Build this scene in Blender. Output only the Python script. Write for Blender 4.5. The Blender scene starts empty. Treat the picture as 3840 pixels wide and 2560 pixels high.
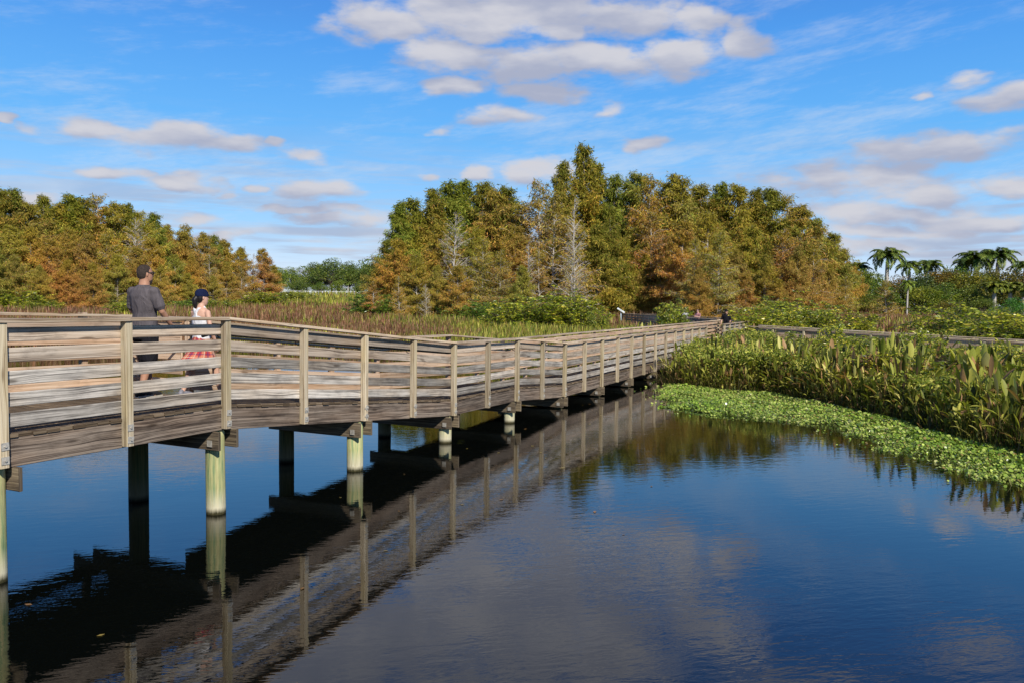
import bpy, bmesh, math, random
import numpy as np
from mathutils import Vector, Matrix
random.seed(7); rng = np.random.default_rng(11)
sc = bpy.context.scene
COL = sc.collection
R = math.radians

# ------------------------------------------------------------ organisation helpers
def link(o, parent=None):
    COL.objects.link(o)
    if parent is not None: o.parent = parent
    return o
def tag(o, label=None, cat=None, group=None, kind=None):
    if label: o['label'] = label
    if cat: o['category'] = cat
    if group: o['group'] = group
    if kind: o['kind'] = kind
    return o
def empty(name, loc=(0,0,0), rz=0.0):
    o = bpy.data.objects.new(name, None); o.empty_display_size = .3
    o.location = loc; o.rotation_euler = (0,0,rz); return link(o)
def mesh_obj(name, me, mat, parent=None, loc=None):
    o = bpy.data.objects.new(name, me)
    if mat is not None and len(me.materials) == 0: me.materials.append(mat)
    if loc is not None: o.location = loc
    return link(o, parent)
def copy_tree(src, loc, rz=0.0, scale=(1,1,1), color=None, parent=None):
    c = src.copy(); COL.objects.link(c)
    if parent is None:
        c.location = loc; c.rotation_euler = (0,0,rz); c.scale = scale
    else: c.parent = parent
    if color: c.color = color
    for ch in src.children: copy_tree(ch, None, color=color, parent=c)
    return c

# ------------------------------------------------------------ node helpers
def new_mat(name):
    m = bpy.data.materials.new(name); m.use_nodes = True
    nt = m.node_tree; nt.nodes.clear(); return m, nt
class NT:
    def __init__(s, nt): s.nt = nt
    def n(s, t, **k):
        x = s.nt.nodes.new(t)
        for a, b in k.items(): setattr(x, a, b)
        return x
    def put(s, sock, v):
        if v is None: return
        if isinstance(v, bpy.types.NodeSocket): s.nt.links.new(v, sock)
        else: sock.default_value = v
    def math(s, op, a, b=None, c=None, clamp=False):
        x = s.n('ShaderNodeMath', operation=op, use_clamp=clamp); s.put(x.inputs[0], a); s.put(x.inputs[1], b); s.put(x.inputs[2], c); return x.outputs[0]
    def vm(s, op, a, b=None):
        x = s.n('ShaderNodeVectorMath', operation=op); s.put(x.inputs[0], a); s.put(x.inputs[1], b)
        return x.outputs['Value'] if op in ('LENGTH','DOT_PRODUCT') else x.outputs[0]
    def mix(s, f, a, b, bt='MIX'):
        x = s.n('ShaderNodeMix', data_type='RGBA', blend_type=bt); s.put(x.inputs[0], f); s.put(x.inputs[6], a); s.put(x.inputs[7], b); return x.outputs[2]
    def noise(s, vec, scale, detail=3, rough=.5, dist=0.0):
        x = s.n('ShaderNodeTexNoise'); s.put(x.inputs['Vector'], vec); s.put(x.inputs['Scale'], scale)
        x.inputs['Detail'].default_value = detail; x.inputs['Roughness'].default_value = rough; x.inputs['Distortion'].default_value = dist
        return x.outputs[0]
    def mr(s, v, a, b, c=0.0, d=1.0, smooth=False):
        x = s.n('ShaderNodeMapRange'); x.clamp = True
        if smooth: x.interpolation_type = 'SMOOTHSTEP'
        s.put(x.inputs[0], v)
        for i, q in enumerate((a,b,c,d)): s.put(x.inputs[i+1], q)
        return x.outputs[0]
    def ramp(s, v, stops):
        x = s.n('ShaderNodeValToRGB'); s.put(x.inputs[0], v); e = x.color_ramp.elements
        while len(e) < len(stops): e.new(.5)
        for q, (p, c) in zip(e, stops): q.position = p; q.color = (*c, 1)
        return x.outputs[0]
    def attr(s, name): return s.n('ShaderNodeAttribute', attribute_name=name)
    def xyz(s, v):
        x = s.n('ShaderNodeSeparateXYZ'); s.put(x.inputs[0], v); return x.outputs
    def comb(s, a, b, c=0.0):
        x = s.n('ShaderNodeCombineXYZ'); s.put(x.inputs[0], a); s.put(x.inputs[1], b); s.put(x.inputs[2], c); return x.outputs[0]
    def bump(s, h, strength, dist):
        x = s.n('ShaderNodeBump'); x.inputs['Strength'].default_value = strength; x.inputs['Distance'].default_value = dist; s.put(x.inputs['Height'], h); return x.outputs[0]
    def principled(s, col, rough=.8, normal=None, spec=.3, metal=0.0):
        x = s.n('ShaderNodeBsdfPrincipled'); s.put(x.inputs['Base Color'], col); s.put(x.inputs['Roughness'], rough)
        s.put(x.inputs['Metallic'], metal); s.put(x.inputs['Specular IOR Level'], spec)
        if normal is not None: s.put(x.inputs['Normal'], normal)
        return x
    def out(s, sh):
        o = s.n('ShaderNodeOutputMaterial'); s.put(o.inputs[0], sh)

def C4(c): return (c[0], c[1], c[2], 1)

def wood_mat(name, light, mid, dark, mildew=.4, warm=None, tonevar=.35):
    m, nt = new_mat(name); T = NT(nt)
    uv = T.n('ShaderNodeUVMap').outputs[0]; u, v, _ = T.xyz(uv)
    rnd = T.attr('rnd').outputs['Fac']
    r7 = T.math('MULTIPLY', rnd, 37.0)
    # knots bend the grain
    kv = T.comb(T.math('MULTIPLY', u, 1.3), T.math('MULTIPLY', v, 5.5), r7)
    vo = T.n('ShaderNodeTexVoronoi'); T.put(vo.inputs['Vector'], kv); vo.inputs['Scale'].default_value = 1.0
    kd = vo.outputs['Distance']
    knot = T.mr(kd, .07, .16, 1, 0, True)
    bend = T.math('MULTIPLY', T.mr(kd, 0.05, .5, 1, 0, True), .02)
    low = T.noise(T.comb(T.math('MULTIPLY', u, 1.1), T.math('MULTIPLY', v, 3.0), r7), 1.0, 2)
    v2 = T.math('ADD', T.math('ADD', v, bend), T.math('MULTIPLY', low, .013))
    g1 = T.noise(T.comb(T.math('MULTIPLY', u, .45), T.math('MULTIPLY', v2, 38), r7), 1.0, 3, .6)
    g2 = T.noise(T.comb(T.math('MULTIPLY', u, 1.6), T.math('MULTIPLY', v2, 110), r7), 1.0, 2, .6)
    gr = T.math('ADD', T.math('MULTIPLY', g1, .5), T.math('MULTIPLY', g2, .5))
    base = T.ramp(gr, [(.38, dark), (.47, mid), (.57, light)])
    # mildew patches
    mv = T.noise(T.comb(T.math('MULTIPLY', u, 3.0), T.math('MULTIPLY', v, 6), T.math('ADD', r7, 5)), 1.0, 5, .65)
    mk = T.mr(mv, .62 - mildew*.32, .80 - mildew*.1, 0, .8)
    mk = T.math('MULTIPLY', mk, T.mr(gr, .35, .65, 1.0, .45))
    base = T.mix(mk, base, (dark[0]*.45, dark[1]*.45, dark[2]*.5, 1))
    base = T.mix(T.math('MULTIPLY', knot, .7), base, (dark[0]*.6, dark[1]*.5, dark[2]*.4, 1))
    if warm:
        wn = T.noise(T.comb(T.math('MULTIPLY', u, .9), T.math('MULTIPLY', v, 4), T.math('ADD', r7, 9)), 1.0, 2)
        base = T.mix(T.mr(wn, .45, .65, 0, .6), base, C4(warm), 'MULTIPLY')
    tone = T.mr(T.math('FRACT', T.math('MULTIPLY', rnd, 7.31)), 0, 1, 1 - tonevar, 1 + tonevar*.45)
    hs = T.n('ShaderNodeHueSaturation'); T.put(hs.inputs['Value'], tone); T.put(hs.inputs['Color'], base)
    T.out(T.principled(hs.outputs[0], .85, T.bump(gr, .5, .004), .2).outputs[0])
    return m

W_GREY = wood_mat('weathered_grey_wood', (.66,.61,.54), (.40,.365,.32), (.12,.108,.095), .66, (.97,.86,.74), .5)
W_POST = wood_mat('treated_post_wood', (.66,.57,.42), (.48,.39,.265), (.24,.175,.11), .2, (.95,.92,.68))
W_TAN = wood_mat('tan_rail_wood', (.66,.51,.38), (.50,.36,.25), (.24,.16,.10), .25, (1,.84,.70))
W_CAP = wood_mat('cap_rail_wood', (.70,.58,.44), (.52,.40,.28), (.24,.17,.11), .25, (1,.9,.75))
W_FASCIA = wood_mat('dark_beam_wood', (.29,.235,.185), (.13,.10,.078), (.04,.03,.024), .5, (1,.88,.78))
W_GREYLT = wood_mat('sun_bleached_wood', (.62,.53,.43), (.44,.36,.28), (.17,.13,.10), .34, (1,.88,.76), .4)
W_DECK = wood_mat('deck_plank_wood', (.25,.19,.125), (.13,.09,.055), (.045,.032,.02), .5)
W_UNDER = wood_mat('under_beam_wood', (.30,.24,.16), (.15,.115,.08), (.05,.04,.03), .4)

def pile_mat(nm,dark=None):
    m, nt = new_mat(nm); T = NT(nt)
    co = T.n('ShaderNodeTexCoord').outputs['Object']; x, y, z = T.xyz(co)
    oi = T.n('ShaderNodeObjectInfo'); rv = T.math('MULTIPLY', oi.outputs['Random'], 40)
    a = T.math('ARCTAN2', y, x)
    st = T.noise(T.comb(T.math('MULTIPLY', T.math('SINE', a), 3.4), T.math('MULTIPLY', T.math('COSINE', a), 3.4), T.math('ADD', T.math('MULTIPLY', z, 1.3), rv)), 1.4, 4, .6)
    fine = T.noise(T.comb(T.math('MULTIPLY', a, 22), T.math('MULTIPLY', z, 2.5), rv), 1.0, 3, .6)
    c = T.ramp(T.math('ADD', T.math('MULTIPLY', st, .6), T.math('MULTIPLY', fine, .4)), [(.36, (.12,.20,.11)), (.44, (.24,.33,.16)), (.51, (.44,.44,.20)), (.64, (.58,.52,.28))])
    # bleached band and dark wet line above the water
    zz = T.math('ADD', z, T.math('MULTIPLY', T.math('SUBTRACT', fine, .5), .10))
    c = T.mix(T.mr(zz, .08, .34, .85, 0), c, (.66,.60,.44,1))
    c = T.mix(T.mr(zz, .02, .085, 1, 0), c, (.035,.032,.012,1))
    c = T.mix(T.mr(fine, .54, .66, 0, .6), c, (.16,.13,.06,1))
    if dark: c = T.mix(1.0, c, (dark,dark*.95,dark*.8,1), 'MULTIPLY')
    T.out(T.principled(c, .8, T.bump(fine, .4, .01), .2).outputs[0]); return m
W_PILE = pile_mat('treated_pile_wood'); W_PILE2 = pile_mat('shade_dark_pile_wood', .22)  # second: same wood for far piles, shade under the deck multiplied into its colour

def simple_mat(name, col, rough=.7, metal=0.0, nscale=0, namp=.2, bump=0.0, spec=.3):
    m, nt = new_mat(name); T = NT(nt); c = C4(col); nm = None
    if nscale:
        co = T.n('ShaderNodeTexCoord').outputs['Object']; nz = T.noise(co, nscale, 4, .6)
        c = T.mix(T.mr(nz, .3, .7, 0, 1), C4([q*(1-namp) for q in col]), C4([min(1,q*(1+namp)) for q in col]))
        if bump: nm = T.bump(nz, .6, bump)
    T.out(T.principled(c, rough, nm, spec, metal).outputs[0]); return m

def leaf_mat(name, transl=.3, rough=.5, use_obj=False, gloss=.25, top=None):
    """Leaf colour: per-leaf attribute x (optional) per-plant object colour, turning greener or browner with height."""
    m, nt = new_mat(name); T = NT(nt)
    c = T.attr('leafcol').outputs['Color']
    if use_obj:
        oi = T.n('ShaderNodeObjectInfo'); c = T.mix(1.0, c, oi.outputs['Color'], 'MULTIPLY')
        geo = T.n('ShaderNodeNewGeometry'); nz = T.noise(geo.outputs['Position'], .35, 3, .6)
        if top:
            c = T.mix(T.mr(T.math('ADD', T.attr('hgt').outputs['Fac'], T.math('MULTIPLY', T.math('SUBTRACT', nz, .5), 1.2)), .58, 1.05, 0, .8), c, C4(top))
        c = T.mix(T.mr(nz, .35, .65, 0, 1), T.mix(1.0, c, (.72,.80,.75,1), 'MULTIPLY'), T.mix(1.0, c, (1.25,1.12,.95,1), 'MULTIPLY'))
    p = T.principled(c, rough, None, gloss)
    tr = T.n('ShaderNodeBsdfTranslucent'); T.put(tr.inputs[0], T.mix(1.0, c, (1.3,1.35,.6,1), 'MULTIPLY'))
    ms = T.n('ShaderNodeMixShader'); ms.inputs[0].default_value = transl
    T.put(ms.inputs[1], p.outputs[0]); T.put(ms.inputs[2], tr.outputs[0]); T.out(ms.outputs[0]); return m

# ------------------------------------------------------------ mesh builders
class MB:
    def __init__(s): s.v=[]; s.f=[]; s.uv=[]; s.r=[]; s.sm=[]
    def bar(s, p0, p1, up, h, side, t, segs=1, warp=0.0, shift=0.0, rnd=None):
        """timber from p0 to p1 (its bottom-outer edge), h along up, t along side"""
        p0=Vector(p0); p1=Vector(p1); up=Vector(up); side=Vector(side); L=(p1-p0).length
        rr = random.random() if rnd is None else rnd; uo = rr*50; b=len(s.v)
        a1,a2,ph = random.uniform(-1,1)*warp, random.uniform(-1,1)*warp, random.uniform(0,6)
        c = min(.006, h*.1, t*.15)
        prof = [(c,0),(h-c,0),(h,c),(h,t-c),(h-c,t),(c,t),(0,t-c),(0,c)]
        for i in range(segs+1):
            k=i/segs; q=p0.lerp(p1,k)+up*(a1*math.sin(k*math.pi+ph*.2)*1.0)+side*(a2*math.sin(k*2*math.pi+ph))
            for (a,e) in prof: s.v.append(q+up*a+side*e)
        acc=[0]
        for j in range(8):
            A=prof[j]; B=prof[(j+1)%8]; acc.append(acc[-1]+math.hypot(A[0]-B[0],A[1]-B[1]))
        for i in range(segs):
            for j in range(8):
                j2=(j+1)%8; b0=b+i*8; b1=b0+8
                s.f.append((b0+j,b0+j2,b1+j2,b1+j)); u0=i/segs*L+uo; u1=(i+1)/segs*L+uo
                s.uv += [(u0,acc[j]),(u0,acc[j+1]),(u1,acc[j+1]),(u1,acc[j])]; s.r.append(rr)
        s.f.append(tuple(b+j for j in range(7,-1,-1))); s.uv += [(uo+prof[j][0]*.3,prof[j][1]) for j in range(7,-1,-1)]; s.r.append(rr)
        e=b+segs*8; s.f.append(tuple(e+j for j in range(8))); s.uv += [(uo+prof[j][0]*.3,prof[j][1]) for j in range(8)]; s.r.append(rr)
    def tube(s, pts, rad, n=10, cap=True):
        pts=[Vector(p) for p in pts]; m=len(pts)
        if not hasattr(rad,'__len__'): rad=[rad]*m
        b=len(s.v)
        for i,p in enumerate(pts):
            t=(pts[min(i+1,m-1)]-pts[max(i-1,0)]).normalized()
            a=t.orthogonal().normalized() if abs(t.z)<.9 else Vector((1,0,0)); a=(a-t*a.dot(t)).normalized()
            if abs(t.z)<.9: a=t.cross(Vector((0,0,1))).normalized()
            c=t.cross(a)
            for j in range(n):
                th=2*math.pi*j/n; s.v.append(p+(a*math.cos(th)+c*math.sin(th))*rad[i])
        for i in range(m-1):
            for j in range(n):
                j2=(j+1)%n; s.f.append((b+i*n+j,b+i*n+j2,b+(i+1)*n+j2,b+(i+1)*n+j)); s.uv += [(0,0)]*4; s.r.append(.5)
        if cap:
            s.f.append(tuple(b+j for j in range(n-1,-1,-1))); s.uv += [(0,0)]*n; s.r.append(.5)
            e=b+(m-1)*n; s.f.append(tuple(e+j for j in range(n))); s.uv += [(0,0)]*n; s.r.append(.5)
    def box(s, c, X, Y, Z):
        """centre and half-axis vectors"""
        c=Vector(c);X=Vector(X);Y=Vector(Y);Z=Vector(Z);b=len(s.v)
        for i in (-1,1):
            for j in (-1,1):
                for k in (-1,1): s.v.append(c+X*i+Y*j+Z*k)
        for f in ((0,1,3,2),(4,6,7,5),(0,4,5,1),(2,3,7,6),(0,2,6,4),(1,5,7,3)):
            s.f.append(tuple(b+q for q in f)); s.uv += [(0,0),(1,0),(1,1),(0,1)]; s.r.append(.5)
    def build(s, name, mat, parent=None, smooth=False, loc=None):
        me=bpy.data.meshes.new(name)
        off=Vector(loc) if loc is not None else Vector((0,0,0))
        me.from_pydata([tuple(v-off) for v in s.v],[],s.f)
        uvl=me.uv_layers.new(name='UVMap'); uvl.data.foreach_set('uv',[c for q in s.uv for c in q])
        at=me.attributes.new('rnd','FLOAT','FACE'); at.data.foreach_set('value',s.r)
        bm=bmesh.new(); bm.from_mesh(me); bmesh.ops.recalc_face_normals(bm,faces=bm.faces[:]); bm.to_mesh(me); bm.free()
        if smooth: me.polygons.foreach_set('use_smooth',[True]*len(me.polygons))
        return mesh_obj(name,me,mat,parent,loc)

def np_mesh(name, V, F, cols=None, hgt=None, smooth=False):
    """V (n,3); F (m,k) all same k; cols (n,3) per point"""
    me=bpy.data.meshes.new(name); n=len(V); m,k=F.shape
    me.vertices.add(n); me.vertices.foreach_set('co',V.astype(np.float32).ravel())
    me.loops.add(m*k); me.loops.foreach_set('vertex_index',F.astype(np.int32).ravel())
    me.polygons.add(m); me.polygons.foreach_set('loop_start',np.arange(0,m*k,k,dtype=np.int32))
    me.update(calc_edges=True)
    if smooth: me.polygons.foreach_set('use_smooth',np.ones(m,dtype=bool))
    if cols is not None:
        a=me.attributes.new('leafcol','FLOAT_COLOR','POINT'); a.data.foreach_set('color',np.c_[cols,np.ones(n)].astype(np.float32).ravel())
    if hgt is not None:
        a=me.attributes.new('hgt','FLOAT','POINT'); a.data.foreach_set('value',hgt.astype(np.float32))
    return me

def blades(base, yaw, lean, L, Wd, curl, prof, col, stem=0.0, fold=.25, droop=0.0):
    """upright leaves: base (n,3), yaw, lean from vertical, length, half-width, curl; prof=list of (t,width);
    returns V,F,cols. stem = fraction of the length that is a thin stalk"""
    n=len(base); K=len(prof); t=np.array([p[0] for p in prof]); w=np.array([p[1] for p in prof])
    fx=np.cos(yaw); fy=np.sin(yaw); sx=-np.sin(yaw+col[:,0]*0); sy=np.cos(yaw)
    V=np.zeros((n,K,3,3)); ang0=lean
    pos=base.copy(); prev=0
    for k in range(K):
        ds=(t[k]-prev)*L; ang=ang0+curl*t[k]**2
        pos=pos+np.c_[fx*np.sin(ang)*ds, fy*np.sin(ang)*ds, np.cos(ang)*ds]; prev=t[k]
        hw=w[k]*Wd; nx=-np.cos(ang); nz=np.sin(ang)
        up=np.c_[fx*nx, fy*nx, nz]
        V[:,k,1]=pos
        V[:,k,0]=pos+np.c_[sx*hw, sy*hw, 0*hw]+up*(hw*fold)[:,None]
        V[:,k,2]=pos-np.c_[sx*hw, sy*hw, 0*hw]+up*(hw*fold)[:,None]
    idx=np.arange(n*K*3).reshape(n,K,3)
    F=[]
    for k in range(K-1):
        for j in (0,1): F.append(np.stack([idx[:,k,j],idx[:,k,j+1],idx[:,k+1,j+1],idx[:,k+1,j]],-1))
    F=np.concatenate(F); cols=np.repeat(col,K*3,axis=0)
    return V.reshape(-1,3),F,cols
def rhombi(c, axis, side, L, Wd, col, hg=None):
    """small flat leaf sprays: centre-base c, axis dir, side dir"""
    n=len(c); V=np.zeros((n,4,3))
    V[:,0]=c; V[:,1]=c+axis*(L*.45)[:,None]+side*(Wd)[:,None]; V[:,2]=c+axis*L[:,None]; V[:,3]=c+axis*(L*.45)[:,None]-side*(Wd)[:,None]
    F=np.arange(n*4).reshape(n,4); return V.reshape(-1,3),F,np.repeat(col,4,axis=0),(np.repeat(hg,4) if hg is not None else None)
def nrm(a): return a/np.maximum(np.linalg.norm(a,axis=1,keepdims=True),1e-9)
def join(parts):
    Vs=[];Fs=[];Cs=[];o=0
    for V,F,C in parts: Vs.append(V);Fs.append(F+o);Cs.append(C);o+=len(V)
    return np.concatenate(Vs),np.concatenate(Fs),np.concatenate(Cs)
def pick(pal, wts, n, var=.18):
    pal=np.array(pal); i=rng.choice(len(pal),n,p=np.array(wts)/sum(wts)); c=pal[i]*(1+rng.normal(0,var,(n,1)))
    return np.clip(c,.003,1)
# ============================================================ camera, sun, sky
F_PX, PITCH, ROLL, CAM_H = 3000.0, .05138, .01257, 2.764
cam = bpy.data.cameras.new('camera'); camo = bpy.data.objects.new('camera', cam); COL.objects.link(camo)
cam.sensor_width = 36; cam.lens = 36*F_PX/3840; cam.clip_start=.05; cam.clip_end = 9000
fw=Vector((0,math.cos(PITCH),-math.sin(PITCH))); dn=Vector((0,-math.sin(PITCH),-math.cos(PITCH))); rt=Vector((1,0,0))
ex=rt*math.cos(ROLL)-dn*math.sin(ROLL); ey=rt*math.sin(ROLL)+dn*math.cos(ROLL)
M=Matrix(((ex.x,-ey.x,-fw.x,0),(ex.y,-ey.y,-fw.y,0),(ex.z,-ey.z,-fw.z,CAM_H),(0,0,0,1)))
camo.matrix_world=M; sc.camera=camo
sc.view_settings.view_transform='Standard'; sc.view_settings.look='None'; sc.view_settings.exposure=0
sc.cycles.max_bounces=7; sc.cycles.transparent_max_bounces=6; sc.cycles.caustics_reflective=False

SUN_EL=R(36); SUN_AZ=math.atan2(.44,-.90)     # towards the sun: behind the camera, to its right
sd=Vector((math.sin(SUN_AZ)*math.cos(SUN_EL), math.cos(SUN_AZ)*math.cos(SUN_EL), math.sin(SUN_EL)))
sl=bpy.data.lights.new('sun','SUN'); sl.energy=5.0; sl.angle=R(.5); sl.color=(1,.93,.82)
so=bpy.data.objects.new('sun',sl); so.rotation_euler=sd.to_track_quat('Z','Y').to_euler(); so.location=(20,-20,40); COL.objects.link(so)

world=bpy.data.worlds.new('World'); sc.world=world; world.use_nodes=True
nt=world.node_tree; nt.nodes.clear(); T=NT(nt)
sky=T.n('ShaderNodeTexSky'); sky.sky_type='NISHITA'; sky.sun_disc=False; sky.sun_elevation=SUN_EL; sky.sun_rotation=SUN_AZ
sky.air_density=1.0; sky.dust_density=.25; sky.ozone_density=3.0; sky.altitude=0
dirv=T.n('ShaderNodeTexCoord').outputs['Generated']; dx,dy,dz=T.xyz(T.vm('NORMALIZE',dirv))
az=T.math('ARCTAN2',dx,dy); el=T.math('ARCSINE',dz)
skyc=sky.outputs[0]
# tone the sky to the deep clear blue of a polarised autumn day
grad=T.ramp(T.mr(el,0,1.2), [(0.0,(.86,.97,1.12)),(.03,(.70,.89,1.14)),(.075,(.38,.73,1.16)),(.16,(.15,.55,1.13)),(.25,(.085,.40,1.03)),(.31,(.065,.29,.88)),(.40,(.04,.17,.56)),(.52,(.018,.07,.27)),(1.0,(.012,.04,.16))])
SKY_GAIN=10.5
skc=T.mix(.86, skyc, T.vm('SCALE', grad, None) if False else grad)
# (gradient carries most of the hue, the physical sky its brightness fall-off)
gs=T.n('ShaderNodeVectorMath',operation='SCALE'); T.put(gs.inputs[0],grad); gs.inputs[3].default_value=SKY_GAIN
skc=T.mix(.85, skyc, gs.outputs[0])
# cloud fields in direction space
pv=T.comb(az,el,0.0)
warpn=T.n('ShaderNodeTexNoise'); T.put(warpn.inputs['Vector'],T.comb(T.math('MULTIPLY',az,1.0),T.math('MULTIPLY',el,2.2),0.0)); warpn.inputs['Scale'].default_value=9; warpn.inputs['Detail'].default_value=4
wv=T.vm('MULTIPLY',T.vm('SUBTRACT',warpn.outputs['Color'],(.5,.5,.5)),(.13,.045,0))
pw=T.vm('ADD',pv,wv)
CL=[(-0.1511, 0.3198, 0.0762, 0.025, 1.1), (-0.0721, 0.3341, 0.1034, 0.0305, 1.15), (0.0344, 0.3406, 0.1088, 0.0327, 1.15), (0.1299, 0.3313, 0.0925, 0.025, 1.1), (0.2179, 0.3238, 0.0517, 0.0229, 0.9), (0.2784, 0.3085, 0.0337, 0.0272, 1), (-0.077, 0.2899, 0.0707, 0.0229, 1.1), (0.0086, 0.281, 0.1034, 0.0229, 1.1), (0.1151, 0.2814, 0.0925, 0.0229, 1.1), (0.1933, 0.2876, 0.068, 0.025, 1.1), (0.0561, 0.3137, 0.0435, 0.0131, 0.9), (-0.0767, 0.2538, 0.0424, 0.012, 1), (0.0358, 0.2527, 0.0626, 0.0163, 1), (-0.0282, 0.22, 0.0501, 0.0152, 1), (0.1135, 0.2324, 0.0229, 0.0098, 0.85), (-0.0869, 0.2054, 0.0272, 0.006, 0.6), (-0.4646, 0.185, 0.0517, 0.0141, 1), (-0.3982, 0.1801, 0.0653, 0.0196, 1), (-0.3469, 0.1742, 0.0517, 0.0152, 1), (-0.4254, 0.1621, 0.0218, 0.0087, 0.7), (-0.2911, 0.1806, 0.0131, 0.0054, 0.8), (-0.2587, 0.1716, 0.0408, 0.0093, 0.75), (-0.4652, 0.1362, 0.037, 0.0093, 0.95), (-0.394, 0.1286, 0.061, 0.0098, 0.95), (-0.3448, 0.1218, 0.019, 0.0054, 0.8), (-0.2359, 0.1333, 0.0642, 0.0152, 1), (-0.3085, 0.1313, 0.0136, 0.006, 0.8), (-0.2537, 0.1085, 0.0571, 0.0082, 0.9), (-0.2024, 0.0959, 0.068, 0.0163, 0.95), (-0.544, 0.1059, 0.0517, 0.0103, 0.9), (-0.3781, 0.0917, 0.0424, 0.0082, 0.9), (-0.3379, 0.0745, 0.0626, 0.0076, 0.85), (-0.535, 0.1763, 0.0229, 0.0087, 0.55), (-0.5622, 0.1861, 0.0141, 0.0065, 0.75), (0.1695, 0.1938, 0.0414, 0.0114, 1), (0.0211, 0.1585, 0.049, 0.0158, 1), (-0.0544, 0.1616, 0.0229, 0.0098, 0.85), (-0.1025, 0.1526, 0.0163, 0.0071, 0.75), (0.384, 0.1394, 0.1306, 0.0272, 1), (0.4519, 0.1258, 0.0599, 0.0152, 1), (0.4803, 0.1707, 0.1007, 0.0196, 1), (0.5437, 0.2139, 0.0463, 0.0174, 1), (0.4944, 0.2411, 0.0229, 0.0071, 0.7), (0.4612, 0.23, 0.0109, 0.0071, 0.7), (0.4395, 0.1024, 0.1034, 0.0163, 1), (0.5366, 0.0918, 0.0898, 0.0141, 1), (0.4447, 0.0806, 0.0844, 0.0131, 0.95), (0.414, 0.0617, 0.0816, 0.0109, 0.9), (0.555, 0.1248, 0.0272, 0.0109, 0.85), (0.5312, 0.1285, 0.0109, 0.006, 0.7), (0.5531, 0.0729, 0.0283, 0.0065, 0.8), (-0.1774, 0.3983, 0.1796, 0.0599, 1.2), (0.0071, 0.3793, 0.2068, 0.0435, 1.2), (0.0594, 0.4275, 0.1796, 0.0435, 1.2), (0.2417, 0.3761, 0.0871, 0.0327, 1), (-0.278, 0.4631, 0.1524, 0.0653, 1.15), (-0.0211, 0.4894, 0.1796, 0.0544, 1.15), (0.36, 0.4389, 0.1197, 0.0327, 0.7), (0.5338, 0.3598, 0.0762, 0.0272, 0.7)]
acc=None; acc2=None; pw2=T.vm('ADD',pw,(0,.013,0))
for (ca,ce,ra,re_,st) in CL:
    q=T.vm('MULTIPLY',T.vm('SUBTRACT',pw,(ca,ce,0)),(1/ra,1/re_,0)); d=T.vm('LENGTH',q)
    m=T.mr(d,.15,1.45,st,0,True)
    acc=m if acc is None else T.math('MAXIMUM',acc,m)
    m2=T.mr(T.vm('LENGTH',T.vm('MULTIPLY',T.vm('SUBTRACT',pw2,(ca,ce,0)),(1/ra,1/re_,0))),.15,1.45,st,0,True); acc2=m2 if acc2 is None else T.math('MAXIMUM',acc2,m2)
fine=T.noise(T.comb(az,T.math('MULTIPLY',el,2.4),.3),17,7,.60)
fine2=T.noise(T.comb(az,T.math('MULTIPLY',el,3.2),2.3),9,4,.55)
body=T.math('ADD',acc,T.math('MULTIPLY',T.math('SUBTRACT',fine,.5),2.1))
mask=T.math('MULTIPLY',T.mr(body,.06,.92,0,.97,True),T.mr(acc,.02,.30,0,1,True))
# low stratus streaks towards the horizon
streak=T.noise(T.comb(T.math('MULTIPLY',az,1.6),T.math('MULTIPLY',el,21),0.7),2.2,5,.6)
sm=T.math('MULTIPLY',T.mr(streak,.42,.60,0,1,True),T.mr(el,.02,.24,.95,0,True))
sm=T.math('MULTIPLY',sm,T.mr(el,-.02,.012,0,1))
mask=T.math('MAXIMUM',mask,T.math('MULTIPLY',sm,.9))
# wispy cirrus
ci=T.noise(T.comb(T.math('MULTIPLY',az,2.0),T.math('ADD',T.math('MULTIPLY',el,9),T.math('MULTIPLY',az,-1.2)),5.1),2.6,6,.68)
cim=T.math('MULTIPLY',T.mr(ci,.46,.74,0,.5,True),T.mr(el,.12,.5,1,.2))
lit=T.mr(T.math('ADD',T.math('MULTIPLY',fine2,1.3),T.math('MULTIPLY',T.math('SUBTRACT',acc,acc2),.3)),.42,.98,0,1,True)
ccol=T.mix(lit,(4.6,5.0,6.5,1),(7.4,7.4,8.0,1))
c1=T.mix(cim,skc,(7.8,8.4,9.2,1))
c2=T.mix(mask,c1,ccol)
# below the horizon: dim water-land tone
c3=T.mix(T.mr(el,-.03,-.005,1,0),c2,(.5,.6,.5,1))
bg=T.n('ShaderNodeBackground'); T.put(bg.inputs[0],c3); bg.inputs[1].default_value=.088
ow=T.n('ShaderNodeOutputWorld'); T.put(ow.inputs[0],bg.outputs[0])
world.cycles.sampling_method='MANUAL'; world.cycles.sample_map_resolution=512

# ============================================================ pond, marsh ground, water
POND=[(-200,10),(-60,36),(-40,38.5),(-22,38.4),(-12.7,41.2),(-7,40.6),(-2.7,38.5),(1.0,34),(3.6,29.5),(4.8,27.6),(5.3,26.6),(6,25.4),(7.95,24.2),(8.5,21.75),(9.1,18.5),(9.1,16),(9.35,14.4),(10.6,10),(12.5,4),(15,-10),(30,-80),(-200,-80)]
def sdist(X,Y,poly):
    X=np.asarray(X,float);Y=np.asarray(Y,float); ins=np.zeros(X.shape,bool); dm=np.full(X.shape,1e9)
    for i in range(len(poly)):
        x1,y1=poly[i];x2,y2=poly[(i+1)%len(poly)]
        c=((y1>Y)!=(y2>Y))&(X<(x2-x1)*(Y-y1)/((y2-y1) or 1e-9)+x1); ins^=c
        dx,dy=x2-x1,y2-y1; t=np.clip(((X-x1)*dx+(Y-y1)*dy)/(dx*dx+dy*dy),0,1); dm=np.minimum(dm,np.hypot(X-x1-t*dx,Y-y1-t*dy))
    return np.where(ins,-dm,dm)
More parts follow.
